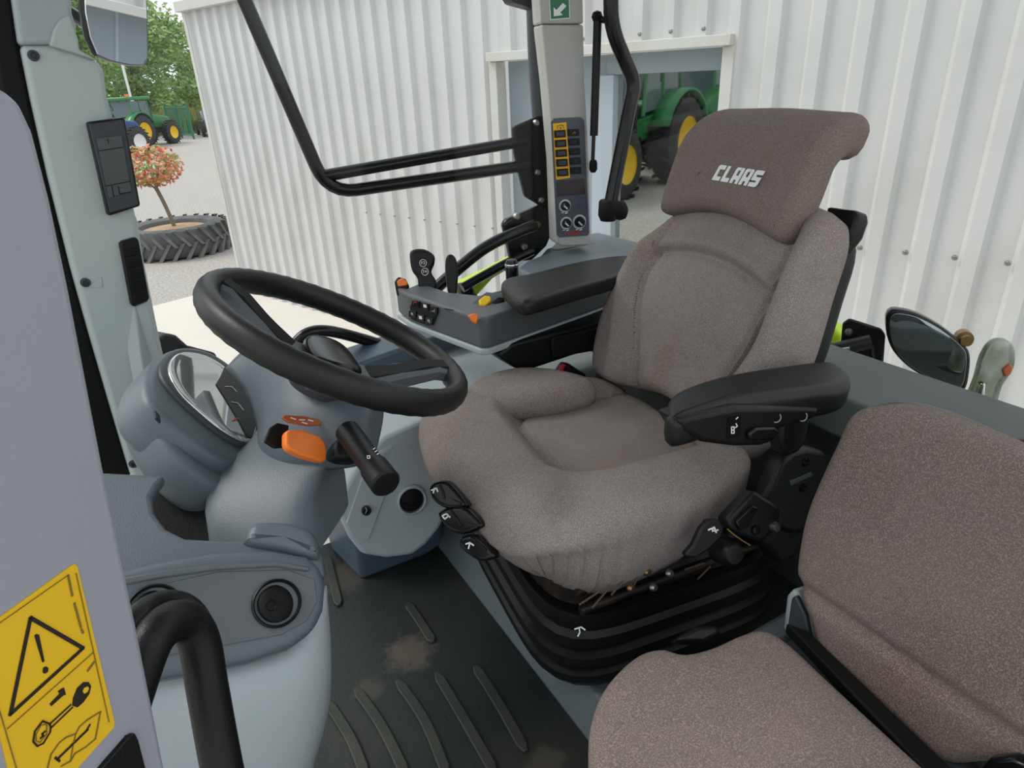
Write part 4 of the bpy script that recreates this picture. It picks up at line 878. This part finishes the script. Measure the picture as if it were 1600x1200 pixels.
# recliner cover and side hardware
PRC = PL(W(1250, 760, y=-.285), (-.12, -1, .15))
rc = plate('recliner_cover', [(1189, 792), (1205, 762), (1222, 722), (1240, 706), (1262, 700), (1290, 706), (1300, 722), (1282, 778), (1262, 828), (1240, 836), (1208, 822)], PRC, .035, 'blue_plastic', ds, 0, .008, 3)
rc.data.materials[0] = MATS['black_plastic']
for x, y in ((1258, 722), (1254, 762)): lathe('bolt', PRC.at(x, y), PRC.N, [(0, .001), (.003, .001), (.0045, .004), (.0065, .004), (.0075, 0)], 'black_gloss', rc, 16)
plate('cover_slot', [(1234, 752), (1268, 738), (1270, 744), (1236, 759)], PRC, .002, 'slate_plastic', rc, .0015, .0008)
plate('lower_hinge', [(1215, 820), (1262, 828), (1250, 870), (1218, 885), (1195, 850)], PRC, .04, 'black_matte', ds, -.01, .01)
PBL = PL(W(1180, 810, y=-.31), (-.25, -1, .45))
bl = plate('belt_bracket', [(1135, 812), (1178, 766), (1222, 793), (1218, 826), (1190, 848), (1158, 838), (1140, 828)], PBL, .03, 'black_plastic', ds, 0, .006)
plate('bracket_tab', [(1150, 815), (1176, 790), (1186, 794), (1170, 824), (1156, 830)], PBL, .006, 'black_gloss', bl, .006, .002); tube('wire_edge', [PBL.at(x, y, .002) for x, y in ((1136, 826), (1150, 838), (1172, 852))], .0013, 'brass', bl, n=8, seg=6)
lathe('bolt', PBL.at(1180, 828), PBL.N, [(0, .006), (.006, .005), (.008, 0)], 'black_gloss', bl, 14); lathe('bolt', PBL.at(1210, 823), PBL.N, [(0, .008), (.006, .007), (.008, 0)], 'steel', bl, 14)
lv = plate('recline_lever', [(1071, 866), (1084, 852), (1096, 826), (1108, 812), (1124, 812), (1133, 824), (1128, 840), (1110, 858), (1088, 872), (1074, 872)], PBL, .014, 'black_plastic', ds, .004, .005, 3)
stroke('lever_icon', [(1107, 828), (1116, 824), (1119, 832)], 2.2, PBL, 'white_paint', lv, .0048); stroke('lever_icon', [(1114, 825), (1113, 830), (1122, 828)], 1.8, PBL, 'white_paint', lv, .0048)
lathe('height_knob', PBL.at(1138, 862, -.01), PBL.N, [(0, .02), (.014, .018), (.02, .008), (.022, -.02)], 'black_plastic', ds, 20)
# frame rails under the cushion
def rr_loft(name, levels, mt, parent, cx, cy, n=64):
    bm = bmesh.new(); R = []
    for z, hx, hy, r in levels:
        ring = []
        for k in range(n):
            t = (k+.5)*math.tau/n; c, s = math.cos(t), math.sin(t); p = 5
            rad = (abs(c)**p+abs(s)**p)**(-1/p); q = FW*(hx*c*rad)+LT*(hy*s*rad); ring.append(bm.verts.new(V((cx, cy, z))+q))
        R.append(ring)
    for a, b in zip(R, R[1:]):
        for k in range(n): bm.faces.new((a[k], a[(k+1) % n], b[(k+1) % n], b[k]))
    bm.faces.new(R[0]); bm.faces.new(R[-1]); return bm2(bm, name, mt, parent, 28)
bc = (.075, -.005)
lev = [(.06, .225, .235, 0), (.085, .24, .25, 0), (.10, .24, .25, 0), (.108, .225, .235, 0), (.116, .238, .248, 0), (.135, .238, .248, 0), (.143, .222, .232, 0), (.152, .233, .243, 0), (.172, .233, .243, 0), (.18, .225, .235, 0), (.19, .228, .238, 0), (.215, .226, .236, 0)]
rr_loft('suspension_bellows', lev, 'black_plastic', ds, *bc)
rr_loft('seat_frame', [(.215, .21, .215, 0), (.222, .218, .222, 0), (.25, .218, .222, 0), (.268, .205, .20, 0)], 'black_dirty', ds, *bc)
for zz, vv in ((.262, -.215), (.236, -.228)):
    tube('slide_rail', [FW*.13+LT*vv+V((.02, 0, zz)), FW*-.22+LT*(vv+.005)+V((.02, 0, zz+.012))], .007, 'black_dirty', ds, n=4, seg=8)
PFR = PL(W(960, 925, y=-.24), (.05, -1, .3))
for x, y, m_ in ((1020, 917, 'steel'), (1010, 893, 'brass'), (985, 918, 'brass'), (1045, 895, 'steel')): lathe('bolt', PFR.at(x, y, .004), PFR.N, [(0, .007), (.004, .007), (.006, .004), (.007, 0)], m_, ds, 12)
for (x0, y0, x1, y1) in ((905, 945, 935, 925), (925, 950, 955, 915), (955, 930, 975, 905), (985, 925, 1000, 895), (1070, 890, 1100, 880), (1090, 905, 1110, 885)): tube('spring_wire', [PFR.at(x0, y0, .0), PFR.at(x1, y1, .004)], .0016, 'rust', ds, n=4, seg=6)
PPP = PL(W(905, 985, d=1.03), -ray(905, 985)+V((0, 0, .3)))
stroke('maker_mark', [(898, 983), (908, 980), (914, 984)], 2.2, PPP, 'white_paint', ds, .004); stroke('maker_mark', [(905, 982), (906, 988), (903, 994)], 2.0, PPP, 'white_paint', ds, .004)
# three paddle controls under the cushion front edge
PKN = PL(W(712, 812, x=-.275), (-.72, -.45, .52))
for k, (pxs, icon, hl) in enumerate((([(669, 768), (674, 755), (690, 750), (703, 756), (728, 786), (724, 793), (702, 796), (680, 786)], [[(674, 766), (682, 763), (684, 768)], [(677, 770), (679, 763)]], [(687, 758), (692, 768), (694, 780)]),
                                     ([(683, 806), (690, 796), (712, 790), (730, 795), (752, 818), (748, 826), (722, 835), (700, 828)], [[(691, 806), (697, 803), (701, 806), (695, 811), (691, 806)], [(698, 803), (703, 808)]], [(704, 797), (712, 808), (720, 822)]),
                                     ([(715, 848), (722, 838), (740, 836), (752, 842), (772, 866), (766, 875), (746, 876), (724, 862)], [[(728, 850), (734, 848), (740, 852)], [(734, 849), (732, 857)]], [(736, 840), (748, 849), (760, 860)]))):
    kn = ppad('seat_control', pxs, PKN, 'black_gloss', ds, off=.002*k, e=.006, t=.022, nang=48, nr=6, top=lambda x, y: -.0)
    for ic in icon: stroke('icon', ic, 2.0, PKN, 'white_paint', kn, .002*k+.0009)
    tube('finger_ridge', [PKN.at(x, y, .002*k+.0005) for x, y in hl], .0022, 'black_plastic', kn, n=8, seg=8)
# belt buckle on the far side
PBU = PL(W(885, 590, y=.30), (-.3, -1, .2))
bu = plate('belt_buckle', [(866, 590), (880, 568), (892, 570), (915, 585), (925, 605), (905, 612), (870, 606)], PBU, .03, 'black_plastic', ds, 0, .006)
plate('red_button', [(866, 592), (879, 568), (885, 570), (873, 594)], PBU, .008, 'red', bu, .006, .002)
plate('hinge_plate', [(915, 610), (938, 578), (965, 606), (980, 612), (950, 616)], PL(W(940, 605, y=.215), (-.5, -1, .3)), .02, 'black_dirty', ds, 0, .004)
# =================================================================== CONTROL ARMREST (right of the driver)
ac = thing('control_armrest', 'grey control armrest with black pad, joystick and buttons right of the seat', 'armrest', W(770, 560, z=.455))
ZB = .462
bot = [W(x, y, z=ZB) for x, y in ((621, 498), (640, 512), (690, 532), (752, 556), (766, 555), (945, 489), (1010, 462))]
def dn(px, py):
    p = W(px, py, z=.544); p.z = ZB; return p
bot += [dn(1030, 415), dn(900, 428), dn(800, 448), dn(748, 461), dn(700, 456), dn(655, 441), dn(634, 450)]
prism3('lower_trim', bot, ZZ*.014, 'light_plastic', ac, .004, 3)
cb = sum(bot, V())/len(bot)
mid = [cb+(p-cb)*.985+ZZ*.014 for p in bot]
prism3('body', mid, ZZ*.068, 'console_plastic', ac, .012, 4)
# black pad on top
PPD = PL(V((0, 0, .592)), (0, 0, 1))
ppad('arm_pad', [(783, 443), (790, 433), (830, 425), (900, 408), (965, 398), (1005, 402), (1000, 418), (960, 432), (900, 448), (840, 466), (818, 470), (800, 462)], PPD, 'leather', ac, e=.014, t=.034, nang=72, nr=6)
PTOP = PL(V((0, 0, ZB+.064)), (0, 0, 1))
PFA = PL(W(690, 500, z=.50), (-.62, -.78, .25)); fv = W(640, 512, z=ZB); gv = W(752, 556, z=ZB); dv = (gv-fv).normalized(); nfa = dv.cross(ZZ); nfa = nfa if nfa.dot(CAM-fv) > 0 else -nfa
PFA = PL(fv+ZZ*.035, (nfa.normalized()+ZZ*.0))
kp = plate('key_field', [(640, 478), (647, 469), (683, 480), (684, 489), (676, 508), (668, 509), (642, 499)], PFA, .003, 'black_plastic', ac, .0015, .001)
for i, (x, y) in enumerate(((649, 475), (664, 479), (677, 484), (644, 491), (657, 497), (670, 502))):
    kk = plate('key', [(x-5.5, y-6), (x+6, y-4), (x+5, y+6.5), (x-6, y+4.5)], PFA, .003, 'black_gloss', kp, .004, .0008)
    if i in (1, 4): stroke('key_icon', [(x-1.5, y-1), (x+1.5, y-.5)], 3.0, PFA, 'white_paint', kk, .0046)
    elif i in (0,): stroke('key_icon', [(x-3, y+1), (x-2.5, y-3), (x+2, y-2)], .7, PFA, 'red', kk, .0046)
    elif i == 2: stroke('key_icon', [(x-2, y+2), (x+2, y+2.5), (x+2, y-1)], .8, PFA, 'key_grey', kk, .0046)
    else: txt('key_text', 'F1' if i == 3 else 'F2', PFA.at(x, y, .0045), PFA.ex, PFA.ey, .009, 'white_paint', kk)
# orange and yellow controls
def blob(name, pxs, pl, t, m_, par, off, bev=.003): return plate(name, pxs, pl, t, m_, par, off, bev, 3)
PJ = PL(W(660, 440, z=.555), -ray(660, 430)+V((0, 0, .1)))
lvv = plate('side_paddle', [(616, 440), (622, 432), (634, 436), (640, 448), (632, 462), (620, 462)], PJ, .02, 'black_plastic', ac, -.01, .004)
blob('orange_switch', [(620, 439), (628, 434), (637, 440), (636, 446), (622, 448)], PJ, .016, 'orange', ac, .0)
blob('orange_strip', [(660, 451), (682, 455), (680, 459), (662, 455)], PJ, .006, 'orange_dull', ac, -.012, .001)
PO = PL(W(740, 498, z=.545), (-.5, -.8, .4))
blob('orange_arrow_switch', [(730, 493), (740, 489), (748, 493), (744, 507), (737, 503)], PO, .012, 'orange', ac, .006)
PY = PL(W(760, 470, z=.548), (-.1, -.5, .85))
blob('yellow_switch', [(748, 468), (757, 461), (767, 462), (768, 470), (758, 478), (750, 476)], PY, .016, 'yellow', ac, .008)
blob('black_switch', [(768, 471), (778, 463), (788, 464), (789, 470), (775, 476)], PY, .012, 'black_plastic', ac, .006); blob('black_switch', [(778, 474), (786, 470), (788, 476), (780, 479)], PY, .01, 'black_gloss', ac, .003, .001)
plate('switch_well', [(738, 472), (760, 456), (800, 460), (812, 470), (780, 482), (750, 486)], PY, .004, 'mid_plastic', ac, -.004, .001)
kn = lathe('rotary_knob', W(800, 424, z=.575), (0, 0, 1), [(0, .028), (.012, .027), (.015, .02), (.015, -.05)], 'black_gloss', ac, 20)
lathe('knob_ring', W(800, 424, z=.575), (0, 0, 1), [(.0151, .012), (.0162, .014), (.0162, .017), (.0151, .019)], 'chrome', kn, 20)
stk = plate('seam_line', [(694, 482), (708, 484), (708, 485.5), (694, 483.5)], PFA, .001, 'black_plastic', ac, .0012, 0)
# joystick and second lever
js = ppad('joystick', [(640, 396), (647, 389), (664, 389), (678, 398), (679, 410), (674, 424), (681, 438), (682, 452), (668, 456), (655, 452), (652, 434), (643, 420)], PJ, 'black_plastic', ac, e=.010, t=.045, nang=60, nr=6)
for x, y, s_ in ((661, 411, 'F3'), (664, 424.5, 'F4')):
    r = tube('button_ring', [PJ.at(x+5.2*math.cos(t), y+5.6*math.sin(t), .0008) for t in [k*math.tau/16 for k in range(17)]], .0006, 'white_paint', js, n=34, seg=6)
    txt('button_text', s_, PJ.at(x, y, .0012), PJ.ex, PJ.ey, .0095, 'white_paint', js)
ppad('lever', [(697, 403), (702, 397), (709, 399), (714, 408), (716, 425), (715, 445), (713, 460), (702, 460), (698, 440), (696, 420)], PJ, 'black_plastic', ac, off=.0, e=.006, t=.03, nang=48, nr=5)
# black underframe of the armrest
PUF = PL(W(850, 560, y=.30), (.0, -1, .05))
uf = plate('underframe', [(776, 556), (800, 536), (940, 500), (1010, 480), (1000, 540), (930, 545), (825, 580), (806, 576)], PUF, .08, 'black_plastic', ac, 0, .008)
plate('underframe_cover', [(862, 535), (866, 527), (935, 512), (990, 500), (990, 530), (932, 548), (864, 560)], PUF, .012, 'black_matte', uf, .01, .003)
plate('support_leg', [(812, 572), (822, 570), (822, 596), (812, 596)], PUF, .02, 'slate_plastic', ac, -.02, .003)
# =================================================================== PASSENGER SEAT
pq = thing('passenger_seat', 'worn brown-grey fabric fold-down passenger seat beside the door', 'seat', V((-.05, -.6, .02)))
PPC = PL(V((0, 0, .305)), (0, 0, 1))
ppad('cushion', [(926, 1210), (920, 1140), (934, 1086), (962, 1046), (1000, 1014), (1035, 1004), (1070, 1011), (1115, 1000), (1150, 985), (1185, 976), (1215, 984), (1250, 1010), (1310, 1066), (1400, 1148), (1500, 1238), (1640, 1380), (1350, 1560), (1080, 1420), (960, 1290)], PPC, 'fabric_worn', pq, e=.02, t=.07, nang=140, nr=20, center=PPC.uv(1180, 1200), top=lambda x, y: .004*math.sin(x*22)*math.cos(y*18))
PPB = PL(W(1240, 920, z=.305), (-.975, .0, .22))
CRA, CRB = PPB.uv(1240, 912), PPB.uv(1590, 1156)
def ptop(x, y):
    yy = CRA[1]+(CRB[1]-CRA[1])*(x-CRA[0])/(CRB[0]-CRA[0]); d = y-yy
    return -.010*math.exp(-(d/.009)**2)+.006*smooth01(0, .1, d)
pbk = ppad('backrest', [(1306, 690), (1325, 652), (1350, 637), (1400, 634), (1470, 652), (1600, 708), (1760, 785), (1810, 900), (1800, 1300), (1700, 1270), (1600, 1210), (1540, 1196), (1480, 1198), (1440, 1178), (1340, 1082), (1284, 1030), (1268, 1000), (1262, 975), (1241, 918), (1240, 880), (1262, 790)], PPB, 'fabric_worn', pq, e=.018, t=.06, nang=150, nr=24, top=ptop, center=PPB.uv(1480, 930))
ppad('back_shell', [(1318, 690), (1336, 648), (1362, 634), (1408, 628), (1480, 646), (1604, 700), (1790, 780), (1850, 900), (1800, 1290), (1600, 1215), (1460, 1185), (1300, 1040), (1262, 920)], PPB, 'green_grey_plastic', pq, off=-.05, e=.008, t=.025, nang=72, nr=4, center=PPB.uv(1480, 930))
plate('hinge_bracket', [(1222, 985), (1228, 930), (1240, 918), (1262, 960), (1275, 1010), (1262, 1010), (1232, 990)], PPB, .03, 'light_plastic', pq, -.02, .006)
plate('hinge_cover', [(1229, 985), (1236, 935), (1243, 930), (1258, 962), (1268, 1010), (1255, 1005)], PPB, .01, 'slate_plastic', pq, -.012, .003)
gp = [W(1228, 972, z=.265), W(1262, 985, z=.265), W(1530, 1240, z=.265), W(1700, 1400, z=.265), W(1620, 1400, z=.265), W(1480, 1240, z=.265)]
prism3('gap_shade_strip', gp, ZZ*-.02, 'black_matte', pq, .003)  # black strip paints the shade in the gap between cushion and backrest
plate('dark_hole_plate', [(1530, 1200), (1545, 1186), (1580, 1182), (1610, 1195), (1620, 1230), (1530, 1230)], PPB, .02, 'black_gloss', pq, .03, .005)  # black plate standing in for the dark hole low in the backrest
abox('seat_box', (-.24, -.78, .0), (.12, -.40, .225), 'slate_plastic', pq, .02, 3)
plate('front_bracket', [(1055, 1000), (1090, 978), (1120, 976), (1130, 990), (1100, 1005)], PL(W(1095, 990, z=.29), (-.2, -.6, .8)), .04, 'black_plastic', pq, 0, .006)
abox('base_trim', (.05, -.395, .16), (.16, -.35, .205), 'kerb', pq, .01)
# =================================================================== BEHIND THE REAR WINDOW
hm = thing('hitch_mirror', 'black framed rear hitch mirror outside the rear window', 'mirror', W(1350, 580, x=.72))
PHM = PL(W(1450, 548, x=.78), (-.80, -.58, .12))
HM = [(1384, 500), (1388, 487), (1400, 483), (1432, 490), (1470, 510), (1505, 538), (1516, 556), (1514, 590), (1509, 608), (1500, 612), (1470, 602), (1425, 578), (1398, 552), (1387, 528)]
ppad('housing', HM, PHM, 'black_gloss', hm, e=.006, t=.035, nang=60, nr=4)
hx, hy = 1450, 550
ppad('mirror_glass', [(hx+(x-hx)*.91, hy+(y-hy)*.90) for x, y in HM], PHM, 'mirror_dark', hm, off=.0015, e=.001, t=.002, nang=60, nr=4)
PHB = PL(W(1350, 550, x=.74), (-.9, -.43, .1))
hb = plate('mount_plate', [(1311, 560), (1316, 505), (1326, 498), (1376, 514), (1383, 524), (1378, 590), (1350, 590)], PHB, .012, 'black_plastic', hm, 0, .004)
lathe('bolt', PHB.at(1326, 519), PHB.N, [(0, .008), (.006, .007), (.009, 0)], 'steel', hb, 12)
tube('arm', [PHB.at(1280, 556, .05), PHB.at(1312, 545, .04), PHB.at(1360, 534, .02)], .016, 'black_plastic', hm, n=12); tube('arm_clamp', [PHB.at(1285, 552, .06), PHB.at(1328, 546, .055)], .006, 'steel', hm, n=4)
lathe('clamp_knob', PHB.at(1298, 548, .055), ray(1300, 550), [(0, -.02), (.014, -.018), (.018, 0), (.014, .018), (0, .02)], 'black_matte', hm, 16)
tube('stay', [PHB.at(1362, 540, .01), PHB.at(1364, 575, .02)], .005, 'black_plastic', hm, n=4)
lathe('back_bolt', PHM.at(1508, 530, -.02), PHM.N, [(0, .02), (.011, .02), (.011, .0), (.016, 0), (.016, -.03), (0, -.03)], 'brass', hm, 14)
PLF = PL(V((.86, 0, 0)), (-1, 0, 0))
tag(plate('rear_fender', [(1230, 545), (1262, 500), (1282, 502), (1302, 514), (1314, 526), (1305, 548), (1280, 570), (1240, 600)], PLF, .05, 'lime', None, 0, .01), 'lime green rear fender edge showing behind the driver seat', 'body panel')
rl = thing('work_lamp', 'round clear glass rear lamp with chrome stem standing on the rear sill edge', 'lamp', W(1535, 640, x=.72))
PRL = PL(W(1555, 590, x=.72), (-.7, -.7, .1))
ppad('lamp_glass', [(1520, 632), (1530, 595), (1540, 560), (1556, 538), (1576, 534), (1588, 545), (1588, 575), (1570, 605), (1556, 638)], PRL, 'lens_dirty', rl, e=.012, t=.04, nang=48, nr=6)
plate('stem', [(1526, 632), (1534, 600), (1541, 598), (1539, 640), (1528, 640)], PRL, .02, 'chrome', rl, .012, .004)
plate('bulb_holder', [(1566, 578), (1578, 568), (1584, 574), (1580, 586), (1570, 590)], PRL, .01, 'orange_dull', rl, .004, .003)
plate('foot', [(1498, 633), (1520, 630), (1560, 643), (1545, 648), (1512, 640)], PRL, .03, 'slate_plastic', rl, .006, .003)
cl = tag(plate('sill_cap', [(1562, 692), (1575, 684), (1610, 682), (1640, 700), (1640, 740), (1600, 712)], PL(W(1590, 700, z=.475), (-.3, -.2, .9)), .02, 'black_plastic', None, 0, .006), 'black plastic cap on the rear sill at the right edge', 'cap')
